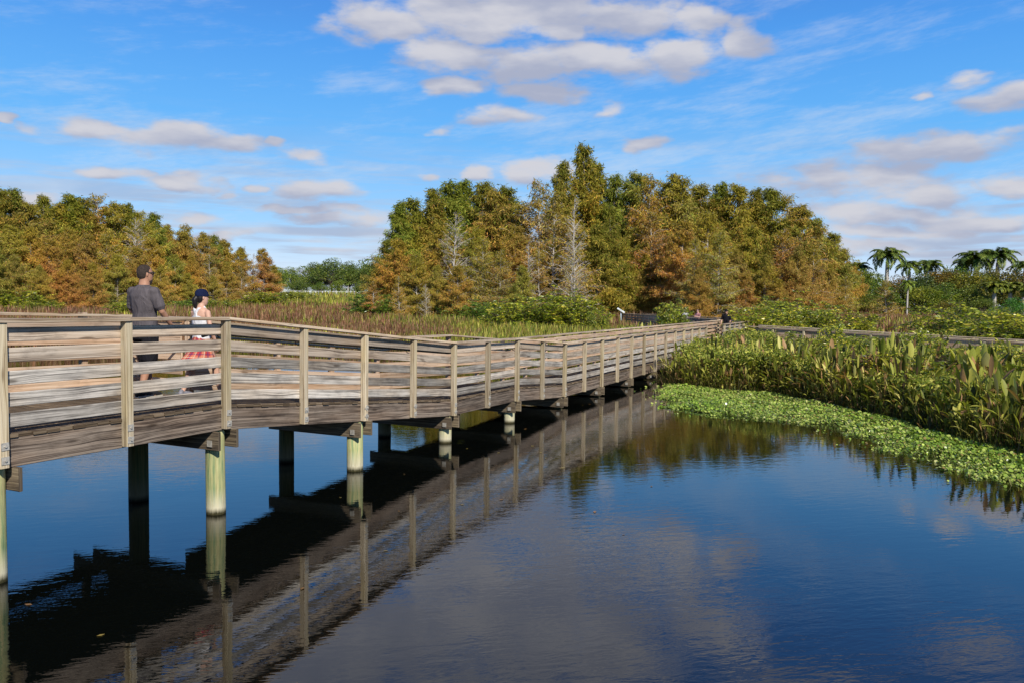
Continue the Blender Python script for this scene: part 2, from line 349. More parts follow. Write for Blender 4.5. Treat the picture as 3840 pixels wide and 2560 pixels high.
def sstep(x,a,b): t=np.clip((x-a)/(b-a),0,1); return t*t*(3-2*t)
def ground_z(X,Y):
    X=np.asarray(X,float);Y=np.asarray(Y,float)
    s=sdist(X,Y,POND); r=np.hypot(X,Y)
    z=np.where(s<0,np.maximum(-1.2,s*.35-.06),.05*np.minimum(s,1)-.03)
    z=z+np.where(s>0,1,0)*(.75*sstep(r,45,92)+1.15*sstep(r,95,180)*sstep(-X,-60,40)+1.25*sstep(r,150,182)*sstep(-X,-20,10))
    return z+np.where(s>0,1,0)*.06*np.sin(X*.31)*np.cos(Y*.27)
def grid_mesh(name):
    th=np.linspace(-math.pi,math.pi,241); rr=np.r_[0.01,np.linspace(2,60,88),np.geomspace(61.5,5000,70)]
    TH,RR=np.meshgrid(th[:-1],rr); X=RR*np.sin(TH);Y=RR*np.cos(TH); Z=ground_z(X,Y)
    V=np.stack([X,Y,Z],-1).reshape(-1,3); n=240; k=len(rr); i=np.arange(k-1)[:,None]; j=np.arange(n)[None,:]
    F=np.stack([i*n+j,i*n+(j+1)%n,(i+1)*n+(j+1)%n,(i+1)*n+j],-1).reshape(-1,4)
    return np_mesh(name,V,F[:,::-1],smooth=True)
m,nt2=new_mat('marsh_soil'); T=NT(nt2); geo=T.n('ShaderNodeNewGeometry').outputs['Position']
nz=T.noise(geo,.4,5,.6); c=T.ramp(nz,[(.35,(.035,.032,.015)),(.5,(.06,.06,.02)),(.62,(.10,.075,.035))]); T.out(T.principled(c,.95,T.bump(T.noise(geo,6,4),.6,.05),.1).outputs[0])
g=mesh_obj('ground',grid_mesh('ground'),m); tag(g,kind='structure')

m,nt2=new_mat('pond_water'); T=NT(nt2); geo=T.n('ShaderNodeNewGeometry').outputs['Position']
gx,gy,gz=T.xyz(geo)
# ripples run roughly across the view, stretched along their crests, stronger in wind patches
rot=T.comb(T.math('ADD',T.math('MULTIPLY',gx,.97),T.math('MULTIPLY',gy,.24)),T.math('SUBTRACT',T.math('MULTIPLY',gy,.97),T.math('MULTIPLY',gx,.24)),0.0)
rx,ry,_=T.xyz(rot)
w1=T.noise(T.comb(T.math('MULTIPLY',rx,2.6),T.math('MULTIPLY',ry,7.5),0.0),1.0,3,.55,.4)
w2=T.noise(T.comb(T.math('MULTIPLY',rx,9),T.math('MULTIPLY',ry,22),3.0),1.0,2,.5,.3)
w3=T.noise(T.comb(T.math('MULTIPLY',rx,.7),T.math('MULTIPLY',ry,1.3),8.0),1.0,2,.5)
patch=T.mr(T.noise(geo,.16,3,.5),.40,.62,.35,1.0,True)
hh=T.math('MULTIPLY',T.math('ADD',T.math('ADD',T.math('MULTIPLY',w1,.0105),T.math('MULTIPLY',w2,.0030)),T.math('MULTIPLY',w3,.010)),patch)
bp=T.n('ShaderNodeBump'); bp.inputs['Strength'].default_value=.24; bp.inputs['Distance'].default_value=1.0; T.put(bp.inputs['Height'],hh)
pr=T.principled((.0025,.0035,.003,1),.01,bp.outputs[0],.5); pr.inputs['IOR'].default_value=1.72
T.out(pr.outputs[0])
n=64; th=np.linspace(0,2*math.pi,n+1)[:-1]
me=bpy.data.meshes.new('water'); me.from_pydata([(260*math.cos(a),260*math.sin(a)-60,0) for a in th],[],[tuple(range(n))])
w=mesh_obj('water',me,m); tag(w,kind='structure')

# ============================================================ boardwalk
O2=Vector((-4.75,7.47,0)); TD=Vector((.4268,.9043,0)); ND=Vector((-.9043,.4268,0)); UP=Vector((0,0,1))
PS=[0,1.38,2.83,4.31,5.77,7.22,8.67,10.11,11.56,13.02,14.48,15.96,17.44,18.91,20.38,21.84,23.3,24.74,26.18,27.63,29.07,30.52,31.97]
ZK=[(-20,2.56),(0,2.53),(2.83,2.506),(8.67,1.95),(11.56,1.918),(14.48,1.70),(60,1.70)]
ZOFF=0.0
def zc(s): return float(np.interp(s,[k[0] for k in ZK],[k[1] for k in ZK]))+ZOFF
def P(s,n,z): return O2+TD*s+ND*n+UP*z
W1=1.92; W0=2.80; S_LAND=3.75
BW=empty('boardwalk',tuple(P(10,.9,0))); tag(BW,'long weathered timber boardwalk with board railings crossing the pond','boardwalk')
def child(o): o.parent=BW; o.matrix_parent_inverse=BW.matrix_basis.inverted() if False else Matrix.Translation(-BW.location); return o
def part(mb,name,mat,**k): return child(mb.build(name,mat,None,**k))
M_PLATE=simple_mat('galvanised_plate',(.50,.47,.41),.55,.35,30,.3)
M_PIPE=simple_mat('dark_pipe_paint',(.035,.045,.05),.35,.3,14,.3)
SB=-9.0
pre=[SB+.6+1.45*i for i in range(6)]; pre=[p for p in pre if p<-1.0]
near_s=[-1.45*i for i in range(6,0,-1)]+PS
far_after=[33.4+1.46*i for i in range(10)]
def post(s,n0,zcap,plates,side=-1,mat=W_POST,hb=1.4047):
    mb=MB(); w=.09; lean=random.uniform(-.004,.004)
    mb.bar(P(s-w/2,n0,zcap-hb+random.uniform(-.015,.01)),P(s-w/2+lean,n0,zcap-.038),TD,w,ND,w)
    o=part(mb,'railing_post',mat)
    if plates:
        for dz in (1.20,1.335):
            b=MB(); a=random.choice([0,.05,.78,.9,-.1]); e1=TD*math.cos(a)+UP*math.sin(a); e2=-TD*math.sin(a)+UP*math.cos(a)
            nn=n0 if side<0 else n0+w
            c=P(s,nn+side*.004,zcap-dz); b.box(c,e1*.037,e2*.037,ND*.004); b.tube([c,c+ND*side*.018],.012,6)
            q=b.build('bolt_plate',M_PLATE,None); q.parent=o
    return o
for s in near_s: post(s,.02,zc(s),-1.6<s<15)
post(-8.7-.05,.02,zc(-8.7),False)
def Wof(s): return W0 if s<=S_LAND else W1
far_s=[-8.7,-7.25,-5.8,-4.35,-2.9,-1.45,0,1.38,2.83,3.70]
ZOFF=.05
for s in far_s: post(s,W0-.11,zc(s),False,1,W_TAN)
ZOFF=.025
ramp_far=[3.9]+PS[4:]+[x for x in far_after]
for s in ramp_far: post(s,W1-.11,zc(s),False,1,W_TAN)
ZOFF=0.0
near_after=[36.4+1.46*i for i in range(8)]
for s in near_after: post(s,.02,zc(s),False)
# rail boards: five courses, each board spans two bays (butt joints on the posts)
BH=.134
COURSE=[.042,.247,.457,.667,.872]   # top edge of each board below the cap underside
def run_boards(stops, n0, t, mat, out, topcheck=None, warp=.006, segs=6):
    for a,b in zip(stops[:-1],stops[1:]):
        for k,c in enumerate(COURSE):
            mb=MB(); za=zc(a)-.038-c-BH; zb=zc(b)-.038-c-BH; j=random.uniform(-.008,.008)
            mb.bar(P(a+.003,n0,za+j),P(b-.003,n0,zb+j+random.uniform(-.005,.005)),UP,BH,ND,t,segs,warp)
            part(mb,'rail_board',W_GREYLT if (mat is W_GREY and (k==0 or (k==1 and random.random()<.6))) else mat)
st=[-8.75,-5.8,-2.9,0,2.83,5.77,8.67,11.56,14.48,17.44,20.38,23.3,26.18,29.07,31.97]
run_boards(st,.112,.036,W_GREY,0)
ZOFF=.05
run_boards([-8.75,-4.35,0,S_LAND-.05],W0-.15,.036,W_TAN,0)
ZOFF=.025
run_boards([3.86,8.67,14.48],W1-.15,.036,W_TAN,0,segs=10)
# the rest of the far railing shows only as one run of boards
def run_merged(stops,n0,t,mat):
    mb=MB()
    for a,b in zip(stops[:-1],stops[1:]):
        for c in COURSE:
            mb.bar(P(a+.003,n0,zc(a)-.038-c-BH),P(b-.003,n0,zc(b)-.038-c-BH),UP,BH,ND,t,2,.004)
    return part(mb,'rail_boards',mat)
run_merged([14.48,20.38,26.18,31.97,37.8,43.6,47.0],W1-.15,.036,W_TAN)
ZOFF=0.0
run_merged([36.35,42.2,47.0],.112,.036,W_GREY)
# cap rails
def caps(stops,n0,mat=W_CAP):
    for a,b in zip(stops[:-1],stops[1:]):
        mb=MB(); mb.bar(P(a+.002,n0,zc(a)-.038),P(b-.002,n0,zc(b)-.038+random.uniform(-.002,.003)),UP,.038,ND,.19,6,.004); part(mb,'cap_rail',mat)
caps([-8.85,-5.1,-1.45,1.38,2.83,5.77,8.67,11.56,14.48,18.91,23.3,27.63,32.05],0)
caps([36.3,41,47.1],0)
ZOFF=.05
caps([-8.85,-4.35,.1,S_LAND],W0-.19)
ZOFF=.025
caps([3.85,8.67,11.56,14.48,18.2,22.5,27,31.5,36,41,47.1],W1-.19)
ZOFF=0.0
# short return railing where the wide landing narrows to the ramp
def crossrail(s,n0,n1,z,mat=W_TAN):
    for c in COURSE:
        mb=MB(); mb.bar(P(s,n0,z-.038-c-BH),P(s,n1,z-.038-c-BH),UP,BH,TD,.036); part(mb,'rail_board',mat)
    mb=MB(); mb.bar(P(s-.06,n0-.06,z-.038),P(s-.06,n1+.06,z-.038),UP,.0375,TD,.16); part(mb,'cap_rail',W_CAP)
crossrail(S_LAND+.03,W1-.02,W0-.2,zc(S_LAND)+.04)
# deck planks, laid across the walk
mb=MB(); s=-9.0
def wid(s): return W0 if s<S_LAND else W1
while s<48:
    z=zc(s)-1.10; z2=zc(s+.135)-1.10; w=wid(s)
    a=.098+random.uniform(-.012,.012); b=w-.10+random.uniform(-.01,.01)
    if 33.0<s<35.6: a=-1.2
    mb.bar(P(s,a,z-.038),P(s,b,z-.038),TD+UP*((z2-z)/.135),.137,UP,.0375); s+=.1435
part(mb,'deck',W_DECK)
# rim beams
def fascia(stops,n0):
    for a,b in zip(stops[:-1],stops[1:]):
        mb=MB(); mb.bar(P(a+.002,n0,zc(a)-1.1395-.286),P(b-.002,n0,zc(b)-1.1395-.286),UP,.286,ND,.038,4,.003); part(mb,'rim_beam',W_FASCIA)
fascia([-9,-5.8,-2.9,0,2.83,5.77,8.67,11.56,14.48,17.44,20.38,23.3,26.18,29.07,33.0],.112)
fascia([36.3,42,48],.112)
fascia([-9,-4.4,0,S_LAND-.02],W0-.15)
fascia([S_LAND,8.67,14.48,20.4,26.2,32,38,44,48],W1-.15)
mb=MB()
for nn in (.5,.95,1.4):
    for a,b in ((-9,2.83),(2.83,8.67),(8.67,11.56),(11.56,14.48),(14.48,33),(33,48)):
        mb.bar(P(a,nn,zc(a)-1.14-.235),P(b,nn,zc(b)-1.14-.235),UP,.235,ND,.038)
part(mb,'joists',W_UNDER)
# pilings and the paired cross beams that clamp them
pil=[-8.7,-5.8,-2.9]+PS[0::2]+[34.9,37.8,40.7,43.6,46.5]
def pile(s,n,top,mat=None):
    p=P(s,n,0); mb=MB(); r=random.uniform(.117,.128); lean=Vector((random.uniform(-.01,.01),random.uniform(-.01,.01),0)); N=26
    base=len(mb.v); lev=[-1.6,-.4,0,.12,.5,1.0,top] if top>1.05 else [-1.6,-.4,0,.12,top]
    ph=random.uniform(0,6)
    for k,z in enumerate(lev):
        for j in range(N):
            th=2*math.pi*j/N; rr=r*(1.03-.03*max(z,0))*(1+.018*math.sin(3*th+ph)+.012*math.sin(7*th+z*2)); mb.v.append(p+lean*z+Vector((rr*math.cos(th),rr*math.sin(th),z)))
    for k in range(len(lev)-1):
        for j in range(N):
            j2=(j+1)%N; mb.f.append((base+k*N+j,base+k*N+j2,base+(k+1)*N+j2,base+(k+1)*N+j)); mb.uv+=[(0,0)]*4; mb.r.append(.5)
    e=base+(len(lev)-1)*N; mb.f.append(tuple(e+j for j in range(N))); mb.uv+=[(0,0)]*N; mb.r.append(.5)
    o=mb.build('piling',mat or W_PILE,None,smooth=False,loc=tuple(p)); o.parent=BW; o.location=Vector(p)-BW.location
    me=o.data; me.polygons.foreach_set('use_smooth',[len(q.vertices)==4 for q in me.polygons])
for s in pil:
    zt=zc(s)-1.1395-.286; w=wid(s+.3 if s!=2.83 else 5)
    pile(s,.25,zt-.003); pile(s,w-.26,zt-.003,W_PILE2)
    for sg in (-1,1):
        off=.132 if sg>0 else -.132-.038
        mb=MB(); ww=W0 if s<=2.83 else w
        mb.bar(P(s+off,.03,zt-.235-.002),P(s+off,ww-.03,zt-.235-.002),UP,.235,TD,.038); o=part(mb,'cross_beam',W_UNDER)
    mb=MB(); c=P(s-.19,.16,zt-.15); mb.box(c,ND*.04,UP*.04,TD*.004); part(mb,'beam_plate',M_PLATE)
# pipe handrails on the two ramps
for a,b in ((2.83,8.67),(11.56,14.48)):
    for n0,side in ((.205,-1),(W1-.205,1)):
        for dz in (.215,):
            mb=MB(); pts=[P(a-.25,n0,zc(a)-dz-.02),P(a-.15,n0,zc(a)-dz),P(a,n0,zc(a)-dz),P((a+b)/2,n0,zc((a+b)/2)-dz),P(b,n0,zc(b)-dz),P(b+.25,n0,zc(b)-dz),P(b+.3,n0+side*.03,zc(b)-dz-.01)]
            mb.tube(pts,.021,10); o=part(mb,'handrail',M_PIPE,smooth=True)
            k=a
            while k<b:
                kb=MB(); kb.tube([P(k,n0,zc(k)-dz),P(k,n0+side*.01,zc(k)-dz-.05),P(k,n0+side*.06,zc(k)-dz-.06)],.008,6); q=kb.build('bracket',M_PIPE,None); q.parent=o; k+=1.46

# generic railed walkway for the two side branches
def walkway(name,label,railA,railB,posts_every=1.5,matA=W_GREY,matB=W_TAN):
    """railA / railB: lists of (x, y, cap height) for the two railings"""
    root=empty(name,(railA[0][0],railA[0][1],0)); tag(root,label,'boardwalk')
    inv=Matrix.Translation(-root.location)
    def ch(o): o.parent=root; o.matrix_parent_inverse=inv; return o
    def seg(rail,matb,sgn):
        for p0,p1 in zip(rail[:-1],rail[1:]):
            a=Vector(p0); b=Vector(p1); h=Vector((b.x-a.x,b.y-a.y,0)).normalized(); nn=Vector((-h.y,h.x,0))*sgn
            L=(b-a).length; k=max(1,round(L/posts_every))
            for i in range(k+1):
                mb=MB(); q=a.lerp(b,i/k if i<k else 1-.12/L); mb.bar(q-UP*1.4,q-UP*.038,h,.09,nn,.09); ch(mb.build('railing_post',W_POST))
            for c in COURSE:
                mb=MB(); mb.bar(a+nn*.092-UP*(.038+c+BH),b+nn*.092-UP*(.038+c+BH),UP,BH,nn,.036,4,.006); ch(mb.build('rail_board',matb))
            mb=MB(); mb.bar(a-nn*.02-UP*.038,b-nn*.02-UP*.038,UP,.038,nn,.19,4,.004); ch(mb.build('cap_rail',W_CAP))
            mb=MB(); mb.bar(a+nn*.092-UP*1.426,b+nn*.092-UP*1.426,UP,.286,nn,.038); ch(mb.build('rim_beam',W_FASCIA))
            for i in range(0,k,2):
                mb=MB(); q=a.lerp(b,i/k)+nn*.25; mb.tube([(q.x,q.y,-.8),(q.x,q.y,q.z-1.43)],.12,14); ch(mb.build('piling',W_PILE,smooth=False))
    sg_=1 if ((railA[1][0]-railA[0][0])*(railB[0][1]-railA[0][1])-(railA[1][1]-railA[0][1])*(railB[0][0]-railA[0][0]))>0 else -1
    seg(railA,matA,sg_); seg(railB,matB,-sg_)
    mb=MB()
    for i in range(len(railA)-1):
        a0,a1,b0,b1=[Vector(q) for q in (railA[i],railA[i+1],railB[i],railB[i+1])]; L=(a1-a0).length; k=int(L/.145); t=(a1-a0).normalized()
        for j in range(k):
            mb.bar(a0.lerp(a1,j/k)-UP*1.138,b0.lerp(b1,j/k)-UP*1.138,t,.138,UP,.0375)
    ch(mb.build('deck',W_DECK))
    return root
walkway('boardwalk','side boardwalk running off to the right behind the shrubs and reeds',[(10.85,37.7,1.70),(17.3,32.0,1.50),(22.4,27.4,1.38)],[(12.12,39.17,1.70),(18.6,33.4,1.5),(23.7,28.8,1.38)],matA=W_TAN,matB=W_TAN)
walkway('boardwalk','shaded boardwalk leading away under the tall trees past the small sign',[(13.3,51.8,1.69),(12.5,58.4,1.69),(11.6,65,1.69),(10.1,74.2,1.69)],[(15.2,51.0,1.69),(15.0,59,1.69),(13.9,66,1.69),(12.2,75,1.69)])
# reading panel on its post
sg=empty('information_sign',(9.85,72.6,.4)); tag(sg,'small white slanted reading panel on a post beside the shaded boardwalk','sign')
M_PANEL=simple_mat('sign_panel',(.72,.76,.78),.5,0,8,.08); M_SPOST=simple_mat('sign_post_paint',(.42,.50,.55),.6,0,5,.2)
mb=MB(); mb.box((0,0,1.55),(.33,0,-.20),(.06,.22,.04),(.01,0,.018)); mb.build('panel',M_PANEL,sg)
mb=MB(); mb.box((0,0,.75),(.05,0,0),(0,.05,0),(0,0,.76)); mb.build('post',M_SPOST,sg)
mb=MB()
for i in range(5): mb.box((-.16+.08*i,0,1.575+.10-.05*i),(.022,0,-.0133),(.04,.15,.02),(.001,0,.0015))
mb.build('text_block',simple_mat('panel_print',(.25,.33,.33),.6),sg)
# far white rail fence on the levee
fe=empty('fence',(-30,178,3.0)); tag(fe,'thin white post and rail fence far off beyond the marsh','fence')
M_WH=simple_mat('white_fence_paint',(.75,.75,.72),.7,0,3,.1)
x0=-56; x1=-18; k=0
mb=MB()
for zz in (.5,.95,1.35): mb.box(((x0+x1)/2+30,0,zz-.2),((x1-x0)/2,-3,0),(0,.03,0),(0,0,.05))
mb.build('rail',M_WH,fe)
x=x0
while x<=x1:
    mb=MB(); mb.box((x+30,3-6*(x-x0)/(x1-x0),.45),(.08,0,0),(0,.08,0),(0,0,.75)); mb.build('post',M_WH,fe); x+=2.4
# ============================================================ trees
M_BARK=None
def bark_mat(name,a,b,sc_=3):
    m,nt=new_mat(name); T=NT(nt); co=T.n('ShaderNodeTexCoord').outputs['Object']; x,y,z=T.xyz(co)
    nz=T.noise(T.comb(T.math('MULTIPLY',x,6),T.math('MULTIPLY',y,6),z),sc_,4,.6)
    T.out(T.principled(T.ramp(nz,[(.35,a),(.62,b)]),.9,T.bump(nz,.5,.03),.1).outputs[0]); return m
M_BARK=bark_mat('cypress_bark',(.14,.11,.085),(.40,.35,.29))
M_PALEBARK=bark_mat('pale_dead_bark',(.34,.31,.27),(.60,.56,.50))
M_DARKBARK=bark_mat('dark_bark',(.07,.055,.04),(.20,.16,.12))
M_CYP=leaf_mat('cypress_needles',.15,.65,True,.12,top=(.22,.215,.025))
M_CYPG=leaf_mat('green_cypress_needles',.15,.65,True,.12,top=(.12,.155,.018))
M_BROAD=leaf_mat('broadleaf_foliage',.2,.45,True,.3)

def tubes_np(segs, n=4):
    """segs: array (k, 8) x0 y0 z0 r0 x1 y1 z1 r1 -> V,F"""
    S=np.asarray(segs); a=S[:,0:3]; b=S[:,4:7]; t=nrm(b-a)
    ref=np.where(np.abs(t[:,2:3])<.9,np.array([[0,0,1.]]),np.array([[1.,0,0]])); u=nrm(np.cross(t,ref)); v=np.cross(t,u)
    V=[]
    for p,r in ((a,S[:,3]),(b,S[:,7])):
        for j in range(n):
            th=2*math.pi*j/n; V.append(p+(u*math.cos(th)+v*math.sin(th))*r[:,None])
    V=np.stack(V,1); k=len(S); idx=np.arange(k*2*n).reshape(k,2*n); F=[]
    for j in range(n): F.append(np.stack([idx[:,j],idx[:,(j+1)%n],idx[:,n+(j+1)%n],idx[:,n+j]],-1))
    return V.reshape(-1,3),np.concatenate(F)

PAL_CYP=[(.49,.31,.08),(.49,.37,.08),(.38,.34,.06),(.44,.25,.09),(.20,.21,.035)]
def cypress(name,h,rad,nb,density,kind,parent_mat,seed,bark):
    """conical bald cypress: tapered trunk, tiers of limbs, feathery drooping sprays"""
    r=np.random.default_rng(seed); segs=[]
    # trunk with slight wander
    K=9; zs=np.linspace(0,h,K); wx=np.cumsum(r.normal(0,.05,K)); wy=np.cumsum(r.normal(0,.05,K)); wx-=wx[0]; wy-=wy[0]
    rt_=lambda z: .0095*h*(1-z/h)**.9*(1+.8*np.exp(-z*1.2))+.012
    for i in range(K-1): segs.append([wx[i],wy[i],zs[i]-(.5 if i==0 else 0),rt_(zs[i]),wx[i+1],wy[i+1],zs[i+1],rt_(zs[i+1])])
    C=[];A=[];HG=[]
    for b in range(nb):
        f=(b+.5)/nb; z0=h*(.04+.94*f**.9); az=r.uniform(0,2*math.pi)
        prof=(1-f**1.25)*.9+.12 if kind!='round' else (math.sin(math.pi*min(1,(.12+f*.88)))**.6*.9+.12)
        L=rad*prof*r.uniform(.55,1.25); rise=r.uniform(.1,.7)+.5*f+(.35 if kind=='bare' else 0)
        bx=np.interp(z0,zs,wx); by=np.interp(z0,zs,wy); p=np.array([bx,by,z0]); d=np.array([math.cos(az),math.sin(az),rise]); 
        r0=.012+.013*L; n=5; pts=[p]
        for i in range(n):
            d2=d+np.array([r.normal(0,.16),r.normal(0,.16),-.10*i*(.6+.6*(1-f))+r.normal(0,.07)]); q=pts[-1]+d2/np.linalg.norm(d2)*L/n; pts.append(q)
            ra=r0*(1-i/n)+.008; rb=r0*(1-(i+1)/n)+.006; segs.append([*pts[-2],ra,*q,rb])
        # side twigs
        nt_=int(5+L*2.2)
        for k in range(nt_):
            u=r.uniform(.18,1.0); i=min(n-1,int(u*n)); q=pts[i]+(pts[i+1]-pts[i])*(u*n-i)
            sa=az+r.choice([-1,1])*r.uniform(.4,1.3); tl=L*r.uniform(.16,.42)*(1.15-u*.6); td=np.array([math.cos(sa),math.sin(sa),r.uniform(-.25,.35)]); e=q+td*tl
            if kind in('bare','sparse') or k%3==0: segs.append([*q,.014,*e,.005])
            if kind=='bare':
                for _ in range(2):
                    u2=r.uniform(.3,1); q2=q+td*tl*u2; a2=sa+r.normal(0,.9); e2=q2+np.array([math.cos(a2),math.sin(a2),r.uniform(-.2,.5)])*tl*.5; segs.append([*q2,.010,*e2,.005])
            m=int(density*(8+tl*28)); uu=r.uniform(0,1.05,m)
            c=q+np.outer(uu,td*tl)+r.normal(0,.13+.06*L/3,(m,3)); C.append(c)
            dd=np.tile(td,(m,1))*.6+r.normal(0,.55,(m,3)); dd[:,2]-=.75; A.append(nrm(dd)); HG.append(np.full(m,z0/h)+r.normal(0,.05,m))
        m=int(density*17*L); uu=r.uniform(.2,1.0,m); ii=np.minimum(n-1,(uu*n).astype(int)); PT=np.array(pts)
        c=PT[ii]+(PT[ii+1]-PT[ii])*(uu*n-ii)[:,None]+r.normal(0,.20,(m,3)); C.append(c); dd=r.normal(0,.6,(m,3)); dd[:,2]-=.6; A.append(nrm(dd)); HG.append(np.full(m,z0/h))
    V,F=tubes_np(segs,5); tm=np_mesh(name+'_trunk',V,F,smooth=True)
    C=np.concatenate(C);A=np.concatenate(A);HG=np.concatenate(HG); m=len(C)
    side=nrm(np.cross(A,r.normal(0,1,(m,3)))); L=r.uniform(.14,.44,m); Wd=L*r.uniform(.06,.12,m)
    wts={'green':[.2,.8,2,.2,3],'mix':[1.2,1.6,1.6,.7,1.2],'rust':[2.2,1,.5,2,.3],'sparse':[2,1,.6,1.6,.4],'bare':[1.5,1.2,1.6,.6,1],'round':[1,1.5,1.5,.5,1]}[kind]
    V,F,Cc,Hh=rhombi(C,A,side,L,Wd,pick(PAL_CYP,wts,m,.22),HG)
    cm=np_mesh(name+'_crown',V,F,Cc,np.clip(Hh,0,1)); return tm,cm,bark,parent_mat
PROTO={}
def proto(key,tree):
    PROTO[key]=tree
def place(name,key,loc,h,h0,label,cat='tree',group=None,rz=None,wide=1.0,color=(1,1,1,1),cats=None):
    tm,cm,bk,lm=PROTO[key]; k=h/h0
    root=empty(name,loc,random.uniform(0,6.28) if rz is None else rz); root.scale=(k*wide,k*wide,k)
    tag(root,label,cat,group)
    t=mesh_obj('trunk',tm,bk,root); c=mesh_obj('crown',cm,lm,root); c.color=color
    return root
proto('g1',cypress('tall_cypress',12,2.9,96,1.9,'green',M_CYPG,1,M_BARK))
proto('g2',cypress('green_cypress',12,3.6,90,1.9,'green',M_CYPG,2,M_BARK))
proto('m1',cypress('mixed_cypress',12,3.9,92,1.8,'mix',M_CYP,3,M_BARK))
proto('m2',cypress('mixed_cypress_b',12,4.2,88,1.7,'mix',M_CYP,4,M_PALEBARK))
proto('r1',cypress('rust_cypress',12,4.0,92,1.7,'rust',M_CYP,5,M_BARK))
proto('r2',cypress('rust_cypress_b',12,3.6,92,1.7,'rust',M_CYP,6,M_PALEBARK))
proto('s1',cypress('sparse_cypress',12,3.9,84,0.75,'sparse',M_CYP,7,M_PALEBARK))
proto('s2',cypress('sparse_cypress_b',12,3.5,84,0.6,'sparse',M_CYP,8,M_PALEBARK))
proto('b1',cypress('bare_cypress',12,3.0,74,0.06,'bare',M_CYP,9,M_PALEBARK))
proto('b2',cypress('bare_cypress_b',12,3.6,70,0.12,'bare',M_CYP,10,M_PALEBARK))

def broadleaf(name,h,rad,seed,pal,wts,nclump=46,leafs=150,lsize=.26,low=.12):
    r=np.random.default_rng(seed); segs=[]; C=[];A=[]
    segs.append([0,0,-.5,.03*h,.1,0,h*.35,.02*h])
    for b in range(nclump):
        ph=r.uniform(0,2*math.pi); el_=r.uniform(-.15,1)**1.0; rr=rad*math.sqrt(max(.05,1-max(0,el_)**2))*r.uniform(.55,1.05)
        c=np.array([math.cos(ph)*rr,math.sin(ph)*rr,h*(low+.30)+ (h*(.62-low))*el_*r.uniform(.8,1.05)]); 
        if r.uniform()<.25: c*=np.array([.5,.5,1.0])
        mid=np.array([c[0]*.3,c[1]*.3,h*.3+ c[2]*.2]); segs.append([.1,0,h*.28,.012*h,*mid,.009*h]); segs.append([*mid,.009*h,*c,.02])
        cr=rad*r.uniform(.22,.42); m=int(leafs*(cr/(.3*rad))**2)
        d=nrm(r.normal(0,1,(m,3))); q=c+d*(cr*r.uniform(.5,1.05,m)**.6)[:,None]*np.array([1,1,.72]); C.append(q); dd=d*.8+r.normal(0,.5,(m,3)); dd[:,2]-=.2; A.append(nrm(dd))
    V,F=tubes_np(segs,5); tm=np_mesh(name+'_trunk',V,F,smooth=True)
    C=np.concatenate(C);A=np.concatenate(A); m=len(C); C[:,2]=np.maximum(C[:,2],.1)
    side=nrm(np.cross(A,r.normal(0,1,(m,3)))); L=r.uniform(.6,1.3,m)*lsize; V,F,Cc,Hh=rhombi(C,A,side,L,L*.33,pick(pal,wts,m,.25),C[:,2]/h)
    return tm,np_mesh(name+'_crown',V,F,Cc,np.clip(Hh,0,1)),M_DARKBARK,M_BROAD
PAL_DK=[(.09,.14,.028),(.14,.20,.035),(.24,.28,.055),(.05,.085,.02)]
proto('o1',broadleaf('dark_oak',9,4.6,21,PAL_DK,[3,3,1,1]))
proto('o2',broadleaf('dark_oak_b',9,4.0,22,PAL_DK,[2,3,2,1],52,130))
PAL_LT=[(.16,.24,.03),(.24,.30,.05),(.09,.15,.025),(.33,.34,.07)]
proto('u1',broadleaf('light_tree',7,3.2,23,PAL_LT,[2,2,2,1],44,120,.24,.02))

# royal palm
def palm(name,h,seed,fr=17,fl=2.7,straight=True):
    r=np.random.default_rng(seed); segs=[]; K=8
    for i in range(K):
        z=h*i/K; f=i/K; rr=.19*(1+.25*math.sin(f*math.pi)); segs.append([0,0,z-(.5 if i==0 else 0),rr,0,0,h*(i+1)/K,.19*(1+.25*math.sin((f+1/K)*math.pi))])
    V1,F1=tubes_np(segs,8)
    segs=[[0,0,h,.17,0,0,h+.9,.09]]; C=[];A=[];S=[];LL=[]
    for i in range(fr):
        az=2*math.pi*i/fr*2.4+r.normal(0,.2); e0=1.45*(i/fr)**.7*(1 if i%2 else .8)-.05; p=np.array([0,0,h+.85]); n=9; L=fl*r.uniform(.85,1.1); el_=e0
        for k in range(n):
            d=np.array([math.cos(az)*math.cos(el_),math.sin(az)*math.cos(el_),math.sin(el_)]); q=p+d*L/n; segs.append([*p,.03*(1-k/n)+.006,*q,.03*(1-(k+1)/n)+.005])
            sd_=np.array([-math.sin(az),math.cos(az),0])
            for _ in range(9):
                u=r.uniform(); c=p+(q-p)*u
                for sg in (-1,1):
                    a=sd_*sg*.9+d*.55+np.array([0,0,-.45+r.normal(0,.25)]); C.append(c);A.append(a/np.linalg.norm(a));S.append(d);LL.append(fl*.19*math.sin(math.pi*min(.95,(k+u+1.2)/(n+1)))+.15)
            p=q; el_-=r.uniform(.14,.34)
    V2,F2=tubes_np(segs,4); o=len(V1); tm=np_mesh(name+'_trunk',V1,F1,smooth=True)
    C=np.array(C);A=np.array(A);S=nrm(np.array(S));LL=np.array(LL); m=len(C)
    V,F,Cc,Hh=rhombi(C,A,S,LL,np.full(m,.06),pick([(.16,.24,.04),(.28,.34,.07),(.07,.11,.025)],[2,1.4,2],m,.25))
    V=np.concatenate([V,V2]);F=np.concatenate([F,F2+len(Cc)]);Cc=np.concatenate([Cc,np.tile([[.14,.20,.05]],(len(V2),1))])
    return tm,np_mesh(name+'_fronds',V,F,Cc,np.zeros(len(V))),M_PALEBARK,M_BROAD
proto('p1',palm('royal_palm',7,31,18,2.4)); proto('p2',palm('royal_palm_b',7,32,21,2.7)); proto('c1',palm('cabbage_palm',4.5,33,24,1.7))

